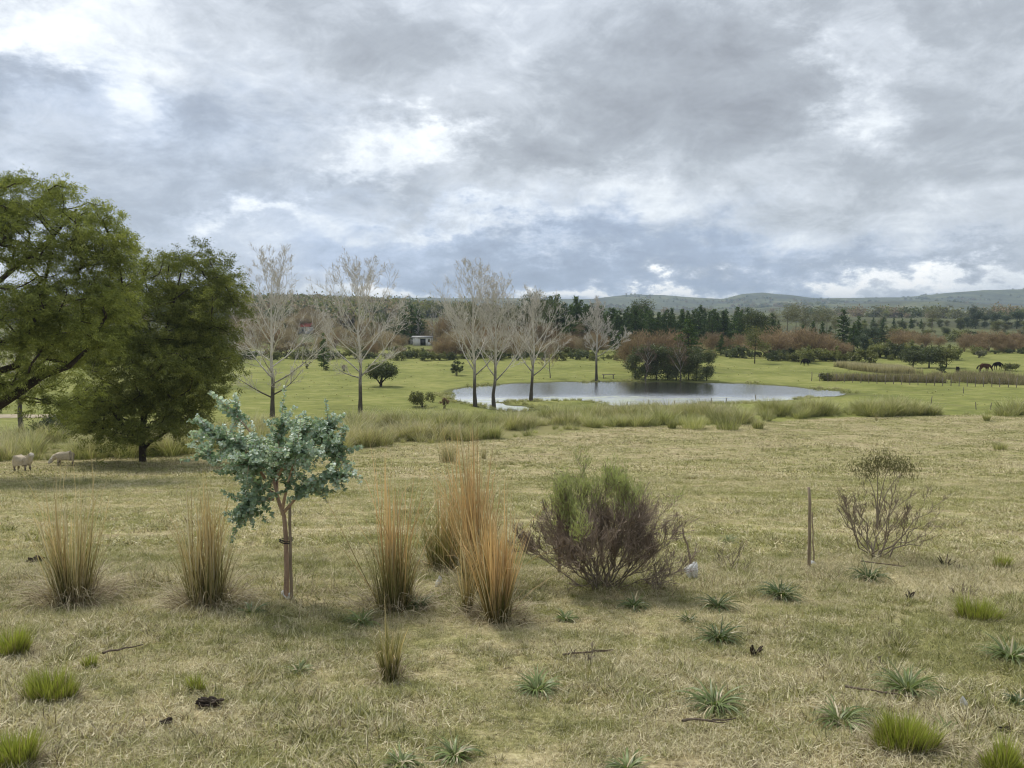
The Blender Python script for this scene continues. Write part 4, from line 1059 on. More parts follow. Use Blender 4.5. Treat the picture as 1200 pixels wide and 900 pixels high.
shrub_at(383, 434, 428, 9, 'low olive shrub at the foot of the little pine', (BARK_DARK, None, FOL_OLIVE), 75, n_=600, size=.2)
bg('little_pine', PINES[0], 12, MP, 379, onD(379, 433), 391, 'little lone pine with whorled branches in the left pasture', wide=.95)
shrub_at(360, 432, 421, 10, 'thin scraggly shrub left of the little pine', (BARK_DARK, None, FOL_OLIVE), 76, n_=500, size=.2)
shrub_at(970, 446, 435, 22, 'dark rounded shrub at the left end of the wooden fence', (BARK_DARK, None, FOL_OLIVE), 77)
shrub_at(1104, 437, 427, 13, 'small dark shrub below the flat topped grove', (BARK_DARK, None, FOL_DARK), 78, n_=1200)
shrub_at(1178, 434, 425, 22, 'round green shrub beside the grazing brown horse', (BARK_DARK, None, FOL_OLIVE), 79)
shrub_at(1147, 419, 409, 15, 'pale green round shrub below the brown willows', (BARK_DARK, None, FOL_GUM), 80)
shrub_at(60, 508, 486, 60, 'dark undergrowth shrub under the big wattle branch', (BARK_DARK, None, FOL_DARK), 81, n_=3600)
shrub_at(535, 440, 418, 14, 'dark drooping shrub behind the bare trees at pond left', (BARK_DARK, None, FOL_DARK), 82, n_=1600)
# rough scrub behind the fence and reeds, each one mass
SCRUB = [proto('scrub_tuft', (lambda s_: (lambda mb_: (blades(mb_, disc(90, .7, s_), s_.random(90) * 6.28, s_.uniform(.7, 1.5, 90), s_.uniform(.05, .6, 90), s_.uniform(.0, .5, 90), .035, 2, rng=s_), mb_)[1])(MB()))(np.random.default_rng(500 + i)),
               ramp_mat('scrub_twigs', (.20, .16, .105), (.36, .30, .205), (.22, .23, .09), .3, .2, 0)) for i in range(3)]
pts = []
for px, py, n_ in [(x_, np.interp(x_, [1000, 1080, 1200, 1300], [449, 451, 454, 457]), 9) for x_ in np.arange(985, 1310, 3.6)]:
    a = ground(px, py - 2.0)
    depth = np.interp(px, [985, 1120, 1140, 1310], [3, 4, 12, 14])
    for _ in range(int(n_ * np.clip(.55 + 1.6 * vnoise(np.array([px / 14]), np.array([.3]), 5)[0], .1, 1.2))): pts.append((a[0] + RNG.normal(0, .6), a[1] + RNG.uniform(1.0, depth)))
pts = np.array(pts); m = len(pts)
scatter('scrub', np.column_stack([pts, g(pts[:, 0], pts[:, 1]) - .05]), RNG.uniform(.4, 1.35, m), RNG.random(m) * 6.28, RNG.normal(0, .12, (m, 2)), SCRUB, 'brown rough scrub growing along behind the wooden fence', 'scrub')
REED = [proto('reed_tuft', (lambda s_: (lambda mb_: (blades(mb_, disc(90, .6, s_), s_.random(90) * 6.28, s_.uniform(1.0, 1.7, 90), s_.uniform(.0, .25, 90), s_.uniform(.0, .4, 90), .04, 2, rng=s_), mb_)[1])(MB()))(np.random.default_rng(520 + i)),
              ramp_mat('reed_leaves', (.32, .29, .15), (.56, .50, .33), None, 0, .2, 0)) for i in range(3)]
pts = []
for px in np.arange(1004, 1074, 1.0):
    a = ground(px, np.interp(px, [1004, 1040, 1074], [434, 438, 438]))
    for _ in range(6): pts.append((a[0] + RNG.normal(0, .4), a[1] + RNG.uniform(0, 8)))
pts = np.array(pts); m = len(pts)
scatter('reeds', np.column_stack([pts, g(pts[:, 0], pts[:, 1]) - .05]), RNG.uniform(.6, 1.0, m), RNG.random(m) * 6.28, np.zeros((m, 2)), REED, 'pale tan reed bed left of the flat topped grove', 'reeds')

# ------------------------------------------------------------------ fences, bench, shed, houses, track
WOOD_GREY = plain_mat('weathered_wood', (.15, .13, .105), (.26, .23, .185), 20, .9, .1, (1, 1, .15))
WIRE = plain_mat('fence_wire', (.16, .15, .14), (.24, .23, .22), 30, .6, .4)
WHITE_PAINT = plain_mat('white_wash', (.62, .61, .58), (.74, .73, .70), 3, .85, .2)
ROOF_RED = plain_mat('red_roofing', (.30, .05, .04), (.42, .085, .06), 4, .7, .2)
ROOF_GREY = plain_mat('grey_sheet_roofing', (.26, .26, .26), (.36, .36, .35), 4, .6, .3)
DARK_GAP = plain_mat('dark_window_glass', (.02, .022, .025), (.035, .037, .04), 2, .15, .5)
def post_mesh(h, r, seed):
    rng = np.random.default_rng(seed); mb = MB()
    tubes(mb, [(np.array([[0, 0, -.3], [rng.normal(0, .015), rng.normal(0, .015), h * .5], [rng.normal(0, .03), rng.normal(0, .03), h], [0.0, 0, h + .012]]), np.array([r, r * 1.02, r * .95, r * .2]), .5)], 7)
    return mb.mesh('post', True)
def fence(name, label, pix, h, r, wires=3):
    P = np.array([ground(*p) for p in pix]); t = thing(name, label, 'fence', P[0])
    pm = [post_mesh(h, r, 90 + i) for i in range(3)]
    for i, p in enumerate(P):
        o = obj('post', pm[i % 3], WOOD_GREY, t, p - P[0]); o.rotation_euler = (RNG.normal(0, .05), RNG.normal(0, .05), RNG.random() * 6.28); o.scale = (1, 1, RNG.uniform(.85, 1.1))
    for k in range(wires):
        mb = MB(); tubes(mb, [(np.array([p - P[0] + [0, 0, h * (.3 + .6 * k / max(1, wires - 1))] for p in P]), np.full(len(P), .006), .5)], 3)
        obj('wire', mb.mesh('wire'), WIRE, t)
    return t
fpx = np.arange(951, 1290, 9.6)
fence('wooden_fence', 'wire fence with grey wooden posts in front of the brown scrub', [(x_, np.interp(x_, [950, 1000, 1080, 1200, 1300], [446.5, 448.5, 451.5, 454.5, 457.5])) for x_ in fpx], 1.3, .055, 4)
fence('wire_fence', 'thin sparse wire fence with small posts along near pond shore', [(735, 478.5), (760, 477.5), (791, 477), (805, 476.5), (833, 475), (850, 474), (886, 471)], .8, .05, 2)
fence('wire_fence', 'thin sparse wire fence crossing the green right of the pond', [(1129, 461), (1091, 474), (1144, 480), (1161, 480)], .85, .045, 1)
p = ground(713, 443.5); t = thing('plank_bench', 'simple wooden plank bench on the far pond bank', 'bench', p)
mb = MB(); mb.box((0, 0, .62), (2.1, .35, .07)); obj('seat', mb.mesh('seat'), WOOD_GREY, t)
for s_ in (-.75, .75):
    mb = MB(); mb.box((s_, 0, .20), (.14, .28, .77)); obj('leg', mb.mesh('leg'), WOOD_GREY, t)
def shed(name, label, px, D, w_, dep, h, rh, wallm, roofm, doors, wins, cat='house'):
    x = (px - CX) / F * D; z = gz(x, D); t = thing(name, label, cat, (x, D, z))
    th = .2; hw = w_ / 2
    # front wall pierced by openings: wall pieces between them
    ops = sorted([(c - ww / 2, c + ww / 2, 0, hh) for c, ww, hh in doors] + [(c - ww / 2, c + ww / 2, sl, sl + hh) for c, ww, sl, hh in wins])
    mb = MB(); cur = -hw
    for a, b, lo, hi in ops:
        mb.box(((cur + a) / 2, 0, h / 2 - .2), (a - cur, th, h + .4))
        if lo > 0: mb.box(((a + b) / 2, 0, lo / 2 - .2), (b - a, th, lo + .4))
        mb.box(((a + b) / 2, 0, (hi + h) / 2), (b - a, th, h - hi))
        cur = b
    mb.box(((cur + hw) / 2, 0, h / 2 - .2), (hw - cur, th, h + .4))
    for s_ in (-1, 1): mb.box((s_ * (hw - th / 2), dep / 2 + th / 2, h / 2 - .2), (th, dep, h + .4))
    mb.box((0, dep + th, h / 2 - .2), (w_, th, h + .4)); obj('wall', mb.mesh('wall'), wallm, t)
    mb = MB(); e = .35
    V = [(-hw - e, -e, h), (hw + e, -e, h), (-hw - e, dep / 2, h + rh), (hw + e, dep / 2, h + rh), (-hw - e, dep + e, h), (hw + e, dep + e, h)]
    V2 = [(a, b, c + .14) for a, b, c in V]
    mb.put(V + V2, Q=[[0, 2, 3, 1], [2, 4, 5, 3], [6, 7, 9, 8], [8, 9, 11, 10], [0, 1, 7, 6], [4, 10, 11, 5], [0, 6, 8, 2], [2, 8, 10, 4], [1, 3, 9, 7], [3, 5, 11, 9]])
    obj('roof', mb.mesh('roof'), roofm, t)
    for c, ww, hh in doors:
        mb = MB(); mb.box((c, .07, hh / 2), (ww - .02, .06, hh - .02)); obj('door', mb.mesh('door'), DARK_GAP, t)
    for c, ww, sl, hh in wins:
        mb = MB(); mb.box((c, .07, sl + hh / 2), (ww - .02, .05, hh - .02)); obj('window', mb.mesh('window'), DARK_GAP, t)
    return t
shed('white_shed', 'small white walled shed among trees behind the left pasture', 494.5, 214, 5.2, 4, 2.2, .3, WHITE_PAINT, ROOF_GREY, [(.3, 1.5, 1.9)], [(2.0, .6, .9, .8)], 'shed')
shed('white_hut', 'tiny pale hut just left of the small white shed', 478, 224, 2.2, 2.4, 1.9, .3, WHITE_PAINT, ROOF_GREY, [(.2, .8, 1.7)], [], 'hut')
shed('red_roofed_house', 'low house with red roof half hidden in the left scrub', 357, 290, 4.2, 5, 2.6, 1.3, WHITE_PAINT, ROOF_RED, [(-.6, .9, 2.0)], [(.8, .9, 1.0, 1.0)])
p = ground(306, 417); t = thing('white_wall', 'low white wall at the pasture edge behind the leftmost bare tree', 'wall', p)
for s_ in range(5):
    mb = MB(); mb.box((-3.6 + s_ * 1.8, 0, .45), (1.7, .18, 1.3)); obj('panel', mb.mesh('panel'), WHITE_PAINT, t)
mb = MB()
for s_ in range(6): mb.box((-4.5 + s_ * 1.8, 0, .5), (.1, .26, 1.5))
obj('pillars', mb.mesh('pillars'), WHITE_PAINT, t, kind='stuff')
# pale farm track at far left
e0, e1 = ground(-250, 491), ground(110, 487)
xs_ = np.linspace(e0[0], e1[0], 60); yc = np.interp(xs_, [e0[0], e1[0]], [e0[1], e1[1]]) + fbm(xs_ / 9, xs_ * 0, 77, 3) * 1.2
rows = [np.stack([xs_, yc + o_ * 1.6, g(xs_, yc + o_ * 1.6) + .05], -1) for o_ in (-1, -.33, .33, 1)]
V = np.stack(rows, 0).reshape(-1, 3); ii = np.arange(240).reshape(4, 60)
trk = obj('dirt_track', build_mesh('dirt_track', V, np.stack([ii[:-1, :-1], ii[:-1, 1:], ii[1:, 1:], ii[1:, :-1]], -1).reshape(-1, 4)), plain_mat('pale_track_earth', (.34, .28, .19), (.46, .40, .29), 1.2, .95, .1))
tag(trk, kind='structure')

# ------------------------------------------------------------------ animals: one skinned body each
def skinned(name, verts, edges, rad, mat, parent, sub=2, rough=None):
    me = bpy.data.meshes.new(name); me.from_pydata([tuple(v_) for v_ in verts], edges, [])
    o = obj(name, me, mat, parent)
    md = o.modifiers.new('skin', 'SKIN'); md.use_smooth_shade = True
    sl = me.skin_vertices[0].data
    for i, r in enumerate(rad):
        sl[i].radius = r if hasattr(r, '__len__') else (r, r); sl[i].use_root = (i == 0)
    o.modifiers.new('sub', 'SUBSURF').levels = sub; o.modifiers['sub'].render_levels = sub
    if rough:
        tx = bpy.data.textures.new(name + '_wool', 'CLOUDS'); tx.noise_scale = .09
        dm = o.modifiers.new('wool', 'DISPLACE'); dm.texture = tx; dm.strength = rough; dm.mid_level = .5
    return o
def coat_mat(name, body, legs, z0, z1, face=None, fx=None):
    m, n = new_mat(name)
    oc = n.add('ShaderNodeTexCoord').outputs['Object']
    s_ = n.add('ShaderNodeSeparateXYZ', {0: oc}).outputs
    nz = n.noise(oc, 14, 4, .65)
    c = n.mix(n.ss(n.m('ADD', s_[2], n.m('MULTIPLY', n.m('SUBTRACT', nz, .5), .12)), z0, z1), legs, body)
    if face: c = n.mix(n.ss(s_[0], fx, fx + .05), c, face)
    k = n.lin(nz, .25, .75, .72, 1.15)
    c = n.vm('MULTIPLY', c, n.add('ShaderNodeCombineXYZ', {0: k, 1: k, 2: k}).outputs[0])
    finish(n, principled(n, c, .95, .08, n.add('ShaderNodeBump', {'Strength': .6, 'Distance': .03, 'Height': nz}).outputs[0]))
    return m
M_WOOL = coat_mat('fleece', (.60, .52, .40), (.20, .165, .13), .16, .28, (.64, .60, .54), .60)
def sheep(px, py, rz, label, head, sc=1.0):
    p = ground(px, py); t = thing('sheep', label, 'sheep', p, rz, 'sheep', sc)
    if head == 'up': hd = [(.50, 0, .68), (.62, -.05, .84), (.74, -.12, .88), (.90, -.20, .80)]
    else: hd = [(.52, 0, .52), (.66, .02, .38), (.74, .04, .26), (.82, .05, .15)]
    V = [(0, 0, .52), (-.30, 0, .53), (-.48, 0, .50), (.28, 0, .52), (.42, 0, .55)] + hd
    E = [(0, 1), (1, 2), (0, 3), (3, 4), (4, 5), (5, 6), (6, 7), (7, 8)]
    Rd = [(.27, .26), (.26, .25), (.17, .18), (.25, .25), (.20, .21), (.15, .15), (.12, .12), (.105, .11), (.06, .065)]
    for x0_, y0_, dx_ in ((-.34, .13, -.03), (-.34, -.13, .02), (.32, .12, .03), (.32, -.12, -.02)):
        k = len(V); V += [(x0_, y0_, .36), (x0_ + dx_ - (.03 if x0_ < 0 else 0), y0_, .20), (x0_ + dx_, y0_, .02)]
        E += [(1 if x0_ < 0 else 3, k), (k, k + 1), (k + 1, k + 2)]; Rd += [.085, .042, .036]
    skinned('body', V, E, Rd, M_WOOL, t, 3, .07)
    for s_ in (-1, 1):
        h0_ = np.array(hd[1]); mb = MB()
        tubes(mb, [(np.array([h0_ + [0, s_ * .07, .05], h0_ + [-.02, s_ * .13, .05], h0_ + [-.03, s_ * .19, .02]]), np.array([.02, .032, .008]), .5)], 5)
        obj('ear', mb.mesh('ear', True), M_WOOL, t)
sheep(26.5, 552, -.25, 'woolly white sheep standing with head raised, nearer the left edge', 'up', 1.02)
sheep(77, 545, math.pi + .35, 'woolly white sheep with head lowered, right of the other one', 'down', .95)
M_HORSE = coat_mat('bay_coat', (.075, .036, .024), (.03, .018, .014), .35, .6)
M_BLACK = coat_mat('black_coat', (.016, .014, .013), (.014, .012, .012), .1, .3)
def grazer(name, px, py, rz, label, cat, mat, sc, mane):
    p = ground(px, py); t = thing(name, label, cat, p, rz, None, sc)
    V = [(0, 0, 1.10), (-.45, 0, 1.14), (-.72, 0, 1.08), (.42, 0, 1.12), (.66, 0, 1.14), (.92, 0, 1.05), (1.16, .03, .82), (1.30, .05, .66), (1.42, .07, .40), (1.45, .07, .24)]
    E = [(0, 1), (1, 2), (0, 3), (3, 4), (4, 5), (5, 6), (6, 7), (7, 8), (8, 9)]
    Rd = [(.27, .29), (.27, .29), (.17, .2), (.25, .28), (.2, .25), (.13, .20), (.10, .15), (.10, .13), (.07, .09), (.055, .06)]
    for x0_, y0_, hind in ((-.55, .16, 1), (-.60, -.16, 1), (.46, .14, 0), (.52, -.14, 0)):
        k = len(V)
        V += [(x0_ + (.10 if hind else 0), y0_, .78), (x0_ - (.14 if hind else 0), y0_, .48), (x0_ - (.08 if hind else 0), y0_, .22), (x0_ - (.04 if hind else -.03), y0_, .03)]
        E += [(1 if hind else 3, k), (k, k + 1), (k + 1, k + 2), (k + 2, k + 3)]; Rd += [.13, .065, .045, .055]
    skinned('body', V, E, Rd, mat, t, 2)
    rng = np.random.default_rng(8); mb = MB()
    nb = 70; b = np.array([-.86, 0, 1.12]) + rng.normal(0, .03, (nb, 3))
    blades(mb, b, np.pi + rng.normal(0, .25, nb), rng.uniform(.6, .85, nb), 1.9, 1.1, .03, 4, rng=rng, droop_pow=.4); obj('tail', mb.mesh('tail'), M_BLACK, t, kind='stuff')
    if mane:
        mb = MB(); f = rng.random(90)[:, None]; b = np.array([.60, 0, 1.36]) * (1 - f) + np.array([1.25, .04, .84]) * f
        blades(mb, b, -np.pi / 2 + rng.normal(0, .4, 90), .22, 1.9, 1.0, .035, 3, rng=rng); obj('mane', mb.mesh('mane'), M_BLACK, t, kind='stuff')
    for s_ in (-1, 1):
        mb = MB(); tubes(mb, [(np.array([[1.22, .04 + s_ * .07, .82], [1.20, .04 + s_ * .09, .90], [1.21, .04 + s_ * .08, .97]]), np.array([.03, .03, .004]), .5)], 5); obj('ear', mb.mesh('ear'), mat, t)
grazer('horse', 1153, 437, .15, 'bay horse standing side on in the right pasture', 'horse', M_HORSE, 1.15, True)
grazer('horse', 1169, 433.5, math.pi + .3, 'dark horse half hidden behind the round green shrub', 'horse', M_BLACK, 1.0, True)
grazer('cow', 1122, 438, .9, 'black cow grazing below the flat topped grove', 'cow', M_BLACK, .85, False)
grazer('cow', 944, 428.5, math.pi + .5, 'black cow grazing at the brown willows beyond the pond', 'cow', M_BLACK, .95, False)

# ------------------------------------------------------------------ foreground: tall straw tussocks
def gpt(px, py):
    p = ground(px, py); return p
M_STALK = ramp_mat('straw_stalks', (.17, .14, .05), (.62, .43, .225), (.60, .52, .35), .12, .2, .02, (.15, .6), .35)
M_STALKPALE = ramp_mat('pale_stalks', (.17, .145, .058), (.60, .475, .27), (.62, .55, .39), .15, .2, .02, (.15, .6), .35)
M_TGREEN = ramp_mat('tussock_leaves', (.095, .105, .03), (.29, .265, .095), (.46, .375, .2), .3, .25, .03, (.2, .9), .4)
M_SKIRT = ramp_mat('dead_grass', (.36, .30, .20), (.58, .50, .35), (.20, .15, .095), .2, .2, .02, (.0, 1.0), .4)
def paja(px, py, top, wpx, label, seed, n_st=230, n_gr=260, n_dead=380, stalk=M_STALK, green_h=.6, skirt=1.0, lean=0.0, st_h=(.55, 1.02)):
    p = gpt(px, py); h = (EZ - p[2]) + (HOR - top) * p[1] / F; w_ = wpx / F * p[1] / 2
    rng = np.random.default_rng(seed); t = thing('straw_tussock', label, 'grass clump', p, 0, 'tall straw tussocks in the foreground')
    sub_ = disc(9, w_ * .36, rng); sl_ = rng.random(9) ** 1.5; ss_ = rng.uniform(.70, 1.08, 9); sa_ = rng.random(9) * 6.283; sk_ = rng.random(9) ** 2 * .22
    def ring(n_, r):
        b = disc(n_, r, rng); return b, np.arctan2(b[:, 1], b[:, 0]) + rng.normal(0, .5, n_), np.hypot(b[:, 0], b[:, 1]) / r
    mb = MB(); b, az, q_ = ring(n_st, w_ * .42)
    cs = rng.choice(9, n_st, p=(sl_ + .12) / (sl_ + .12).sum()); b = sub_[cs] + disc(n_st, w_ * .14, rng); b[:, 2] = 0
    az = np.where(rng.random(n_st) < .6, sa_[cs], np.arctan2(b[:, 1], b[:, 0])) + rng.normal(0, .5, n_st); q_ = np.clip(np.hypot(b[:, 0], b[:, 1]) / (w_ * .42), 0, 1.3)
    L = h * (st_h[0] + (st_h[1] + .16 - st_h[0]) * rng.random(n_st) ** .9) * ss_[cs]; kink = rng.random(n_st) < .12
    blades(mb, b, az, L, np.abs(.02 + .10 * q_ * rng.uniform(.1, 1.2, n_st) + lean + sk_[cs] + rng.normal(0, .06, n_st)), np.where(kink, rng.uniform(1.0, 2.4, n_st), rng.normal(.03, .18, n_st)), rng.uniform(.006, .0135, n_st), 5, rng=rng, tipw=.55, droop_pow=np.where(kink, 5.0, 1.3)[:, None])
    k = max(4, n_st // 12); b, az, q_ = ring(k, w_ * .5)      # stray bent stalks
    blades(mb, b, az, h * rng.uniform(.4, 1.05, k), rng.uniform(.15, .6, k), rng.uniform(-.1, .9, k), rng.uniform(.005, .011, k), 4, rng=rng, tipw=.4)
    obj('stalks', mb.mesh('stalks'), stalk, t, kind='stuff')
    mb = MB(); b, az, q_ = ring(n_gr, w_ * .42)
    blades(mb, b, az, h * green_h * rng.uniform(.35, 1.1, n_gr), .03 + .22 * q_ * rng.uniform(.3, 1.2, n_gr), rng.uniform(-.1, .8, n_gr), rng.uniform(.004, .009, n_gr), 4, rng=rng, droop_pow=2)
    obj('leaves', mb.mesh('leaves'), M_TGREEN, t, kind='stuff')
    mb = MB(); n_dead = int(n_dead * 1.7); b, az, q_ = ring(n_dead, w_ * .95)
    b[:, 2] += rng.uniform(0, .22, n_dead) * np.clip(1 - q_, 0, 1) ** .7
    blades(mb, b, az, rng.uniform(.2, .68, n_dead) * skirt, .30 + .6 * q_ + rng.normal(0, .35, n_dead), rng.uniform(.8, 2.4, n_dead), rng.uniform(.004, .009, n_dead), 4, rng=rng)
    obj('dead_skirt', mb.mesh('dead_skirt'), M_SKIRT, t, kind='stuff')
    return t
paja(86, 706, 552, 88, 'pale upright straw tussock at far left, below the sheep', 601, 150, 330, 620, M_STALKPALE, .66, 1.15)
paja(243, 711, 560, 92, 'straw tussock left of the staked sapling, bushy dead skirt', 602, 190, 380, 560, M_STALKPALE, .62, 1.0)
paja(461, 713, 552, 92, 'straw tussock with a dark green heart right of the sapling', 603, 110, 420, 360, M_STALK, .62, .9)
paja(519, 668, 540, 80, 'green based tussock standing behind the orange straw ones', 604, 110, 420, 260, M_STALK, .72, .8)
paja(562, 692, 525, 92, 'tall orange straw tussock, behind the shorter orange one', 605, 330, 120, 240, M_STALK, .55, .8, .02)
paja(583, 727, 590, 74, 'shorter dense orange straw tussock nearest the brown bush', 606, 330, 150, 240, M_STALK, .55, .75)
paja(547, 719, 630, 26, 'small thin straw tussock between the green and orange ones', 607, 40, 90, 70, M_STALKPALE, .5, .5)
paja(457, 798, 722, 44, 'small green tussock alone in the foreground grass', 608, 14, 240, 110, M_STALKPALE, .85, .45, 0, (.5, .95))
paja(525, 541, 506, 46, 'wide dark tussock far behind the orange straw tussocks', 609, 60, 300, 160, M_STALKPALE, .8, .9)
paja(567, 538, 518, 12, 'narrow green tuft beside the wide dark far tussock', 610, 10, 110, 30, M_STALKPALE, .85, .4)
paja(1027, 493, 483, 6, 'tiny tuft alone on the mown field far right', 611, 8, 60, 20, M_STALKPALE, .9, .5)
for px, py, t_, w_, lb in [(625, 0, 0, 0, '')][:0]: pass
def green_tuft(px, py, top, wpx, label, seed, n_=260):
    p = gpt(px, py); h = (EZ - p[2]) + (HOR - top) * p[1] / F; w_ = wpx / F * p[1] / 2
    mb = tussock_mb(n_, h * 1.1, w_ * .7, seed, .45, .02 * p[1] / 45)
    o = obj('grass_tuft', mb.mesh('grass_tuft'), M_TALL, None, p); tag(o, label, 'grass clump', 'green tufts at the field edge')
for i, (px, py, t_, w_, lb) in enumerate([(787, 502, 491, 13, 'lone green tuft at the field edge, left of the larger clump'), (812, 502, 485, 34, 'broad green clump on the field edge below the dark evergreens'), (852, 503, 486, 36, 'broad green clump on the field edge, right of a similar one'),
                                          (888, 502, 490, 16, 'small rounded tuft at the right end of field edge clumps'), (1055, 487, 478, 15, 'short tuft at the right end of the tall grass band'), (1075, 487, 478, 12, 'second short tuft right of the tall grass band end'),
                                          (1092, 487, 477, 10, 'narrow tuft last in the row right of tall grass'), (1180, 488, 478, 30, 'low green clump at the right edge beyond the mown field'), (1156, 493, 484, 8, 'tiny dark tuft standing out on the mown field right'),
                                          (1172, 527, 518, 20, 'flat dark tuft on the mown field near right edge')]):
    green_tuft(px, py, t_, w_, lb, 620 + i)

# bright cushions of fresh grass
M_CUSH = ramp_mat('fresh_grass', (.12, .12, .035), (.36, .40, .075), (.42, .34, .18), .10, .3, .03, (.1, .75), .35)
def cushion(px, py, top, wpx, label, seed, n_=1100):
    p = gpt(px, py); h = (EZ - p[2]) + (HOR - top) * p[1] / F; w_ = wpx / F * p[1] / 2; h = max(h * .85, .09)
    rng = np.random.default_rng(seed); t = thing('grass_cushion', label, 'grass clump', p, 0, 'fresh green grass cushions')
    b = disc(n_, w_ * .92, rng); b[:, 1] *= .6; b[:, 0] += w_ * .25 * fbm(b[:, 1] / .1, b[:, 0] / .1, seed, 2); az = np.arctan2(b[:, 1], b[:, 0]) + rng.normal(0, .7, n_); q_ = np.hypot(b[:, 0], b[:, 1]) / (w_ * .85)
    b[:, 2] += .02 * (1 - q_)
    mb = MB(); hl = h * .92 * (1 - .25 * q_ ** 4) * (.85 + 1.0 * fbm(b[:, 0] / .08, b[:, 1] / .08, seed, 3))
    blades(mb, b, az, hl * rng.uniform(.65, 1.15, n_), .05 + .45 * q_ * rng.random(n_), rng.uniform(0, .6, n_), rng.uniform(.0035, .0065, n_), 3, rng=rng)
    obj('blades', mb.mesh('blades'), M_CUSH, t, kind='stuff')
    m = n_ // 3; b = disc(m, w_ * 1.05, rng); b[:, 1] *= .75
    mb = MB(); blades(mb, b, np.arctan2(b[:, 1], b[:, 0]) + rng.normal(0, .5, m), h * rng.uniform(.4, 1.0, m), rng.uniform(.6, 1.3, m), rng.uniform(.2, 1.0, m), .005, 3, rng=rng)
    obj('dead_skirt', mb.mesh('dead_skirt'), M_SKIRT, t, kind='stuff')
cushion(59, 820, 792, 66, 'bright green grass cushion low in the left foreground, whole and flat', 641)
cushion(12, 770, 738, 46, 'green grass cushion half cut by the left edge, upper one', 642)
cushion(16, 898, 866, 56, 'green grass cushion in the bottom left corner', 643)
cushion(1060, 878, 838, 76, 'largest bright green grass cushion near the bottom right', 644, 1700)
cushion(1147, 726, 703, 56, 'flat green grass cushion at the right, above the strap leaved plants', 645)
cushion(1173, 667, 645, 20, 'small narrow green cushion near the right edge', 646, 380)
cushion(1178, 905, 880, 52, 'green grass cushion cut off at the bottom right corner', 647)
cushion(104, 783, 772, 18, 'tiny dull green tuft above the flat left cushion', 648, 220)
cushion(230, 812, 801, 20, 'tiny olive tuft beside a dark dung pat', 649, 220)

# strap leaved rosettes
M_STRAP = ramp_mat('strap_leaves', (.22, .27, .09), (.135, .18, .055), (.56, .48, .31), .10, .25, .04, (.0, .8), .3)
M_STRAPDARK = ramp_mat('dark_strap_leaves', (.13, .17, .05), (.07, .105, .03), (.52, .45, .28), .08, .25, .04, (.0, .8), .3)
def rosette(px, py, wpx, hpx, label, seed, n_=42, mat=M_STRAP, wid=.019):
    p = gpt(px, py); w_ = wpx / F * p[1] / 2; h = hpx / F * p[1]
    rng = np.random.default_rng(seed); t = thing('strap_leaved_plant', label, 'plant', p, 0, 'strap leaved plants')
    n_ = int(n_ * 2.3); mb = MB(); b = disc(n_, w_ * .12, rng); az = np.arange(n_) * 2.399 + rng.normal(0, .35, n_)
    q_ = np.linspace(1, .25, n_)
    up = np.clip(h / w_, .3, 1.6)
    blades(mb, b, az, w_ * rng.uniform(.85, 1.6, n_), np.clip(.30 + .60 * q_ / up, .2, 1.1) * rng.uniform(.6, 1.2, n_), rng.uniform(1.2, 2.3, n_), wid * rng.uniform(.7, 1.3, n_), 6, rng=rng, droop_pow=1.3)
    obj('leaves', mb.mesh('leaves'), mat, t, kind='stuff')
    m = 46; mb = MB(); b = disc(m, w_ * .6, rng); b[:, 2] = .01
    blades(mb, b, rng.random(m) * 6.28, rng.uniform(.08, .3, m), rng.normal(1.35, .2, m), rng.normal(.2, .5, m), .006, 4, rng=rng)
    obj('dead_leaves', mb.mesh('dead_leaves'), M_SKIRT, t, kind='stuff')
for i, a in enumerate([(1064, 814, 82, 34, 'pale green strap leaved plant above the largest grass cushion', 60), (838, 832, 78, 30, 'spreading strap leaved plant right of the bottom centre', 60), (985, 848, 88, 24, 'flattened strap leaved plant left of the largest cushion', 34),
                       (630, 812, 66, 22, 'low strap leaved plant in the centre foreground', 44), (915, 702, 60, 30, 'dark strap leaved plant left of the thin wooden stake', 64, M_STRAPDARK), (1018, 682, 52, 34, 'dark grassy plant at the foot of the bare shrub', 70, M_STRAPDARK),
                       (842, 752, 60, 22, 'dark strap leaved plant beside a blackened stump', 50, M_STRAPDARK), (841, 713, 54, 14, 'low dark strap plant below the white rag', 44, M_STRAPDARK), (806, 730, 30, 14, 'small dark strap plant left of a larger one', 26, M_STRAPDARK),
                       (533, 890, 64, 30, 'green strap leaved plant at the bottom edge, left of centre', 40), (470, 900, 58, 22, 'strap leaved plant cut by the bottom edge', 36), (1184, 775, 66, 38, 'tall strap leaved plant with dead leaves at right edge', 54),
                       (1194, 828, 40, 28, 'dark strap leaved plant at the right edge, lower one', 40, M_STRAPDARK), (424, 731, 50, 18, 'small strap leaved plant before the green hearted tussock', 40), (351, 790, 34, 26, 'small upright strap plant left of the small green tussock', 22),
                       (490, 712, 46, 22, 'dark strap leaves at the foot of the green hearted tussock', 40, M_STRAPDARK), (853, 637, 34, 16, 'small grey green plant beyond the white rag', 34), (743, 712, 44, 14, 'low strap plant below the brown bush', 34, M_STRAPDARK), (662, 727, 34, 10, 'flat green plant in front of the brown bush', 26),
                       (295, 722, 46, 14, 'flat green plant left of the sapling base', 34, M_STRAPDARK), (735, 905, 60, 20, 'strap leaved plant at the bottom edge, right of centre', 30), (1108, 862, 50, 18, 'withered strap plant right of the largest cushion', 20)]):
    rosette(a[0], a[1], a[2], a[3], a[4], 660 + i, a[5], a[6] if len(a) > 6 else M_STRAP)

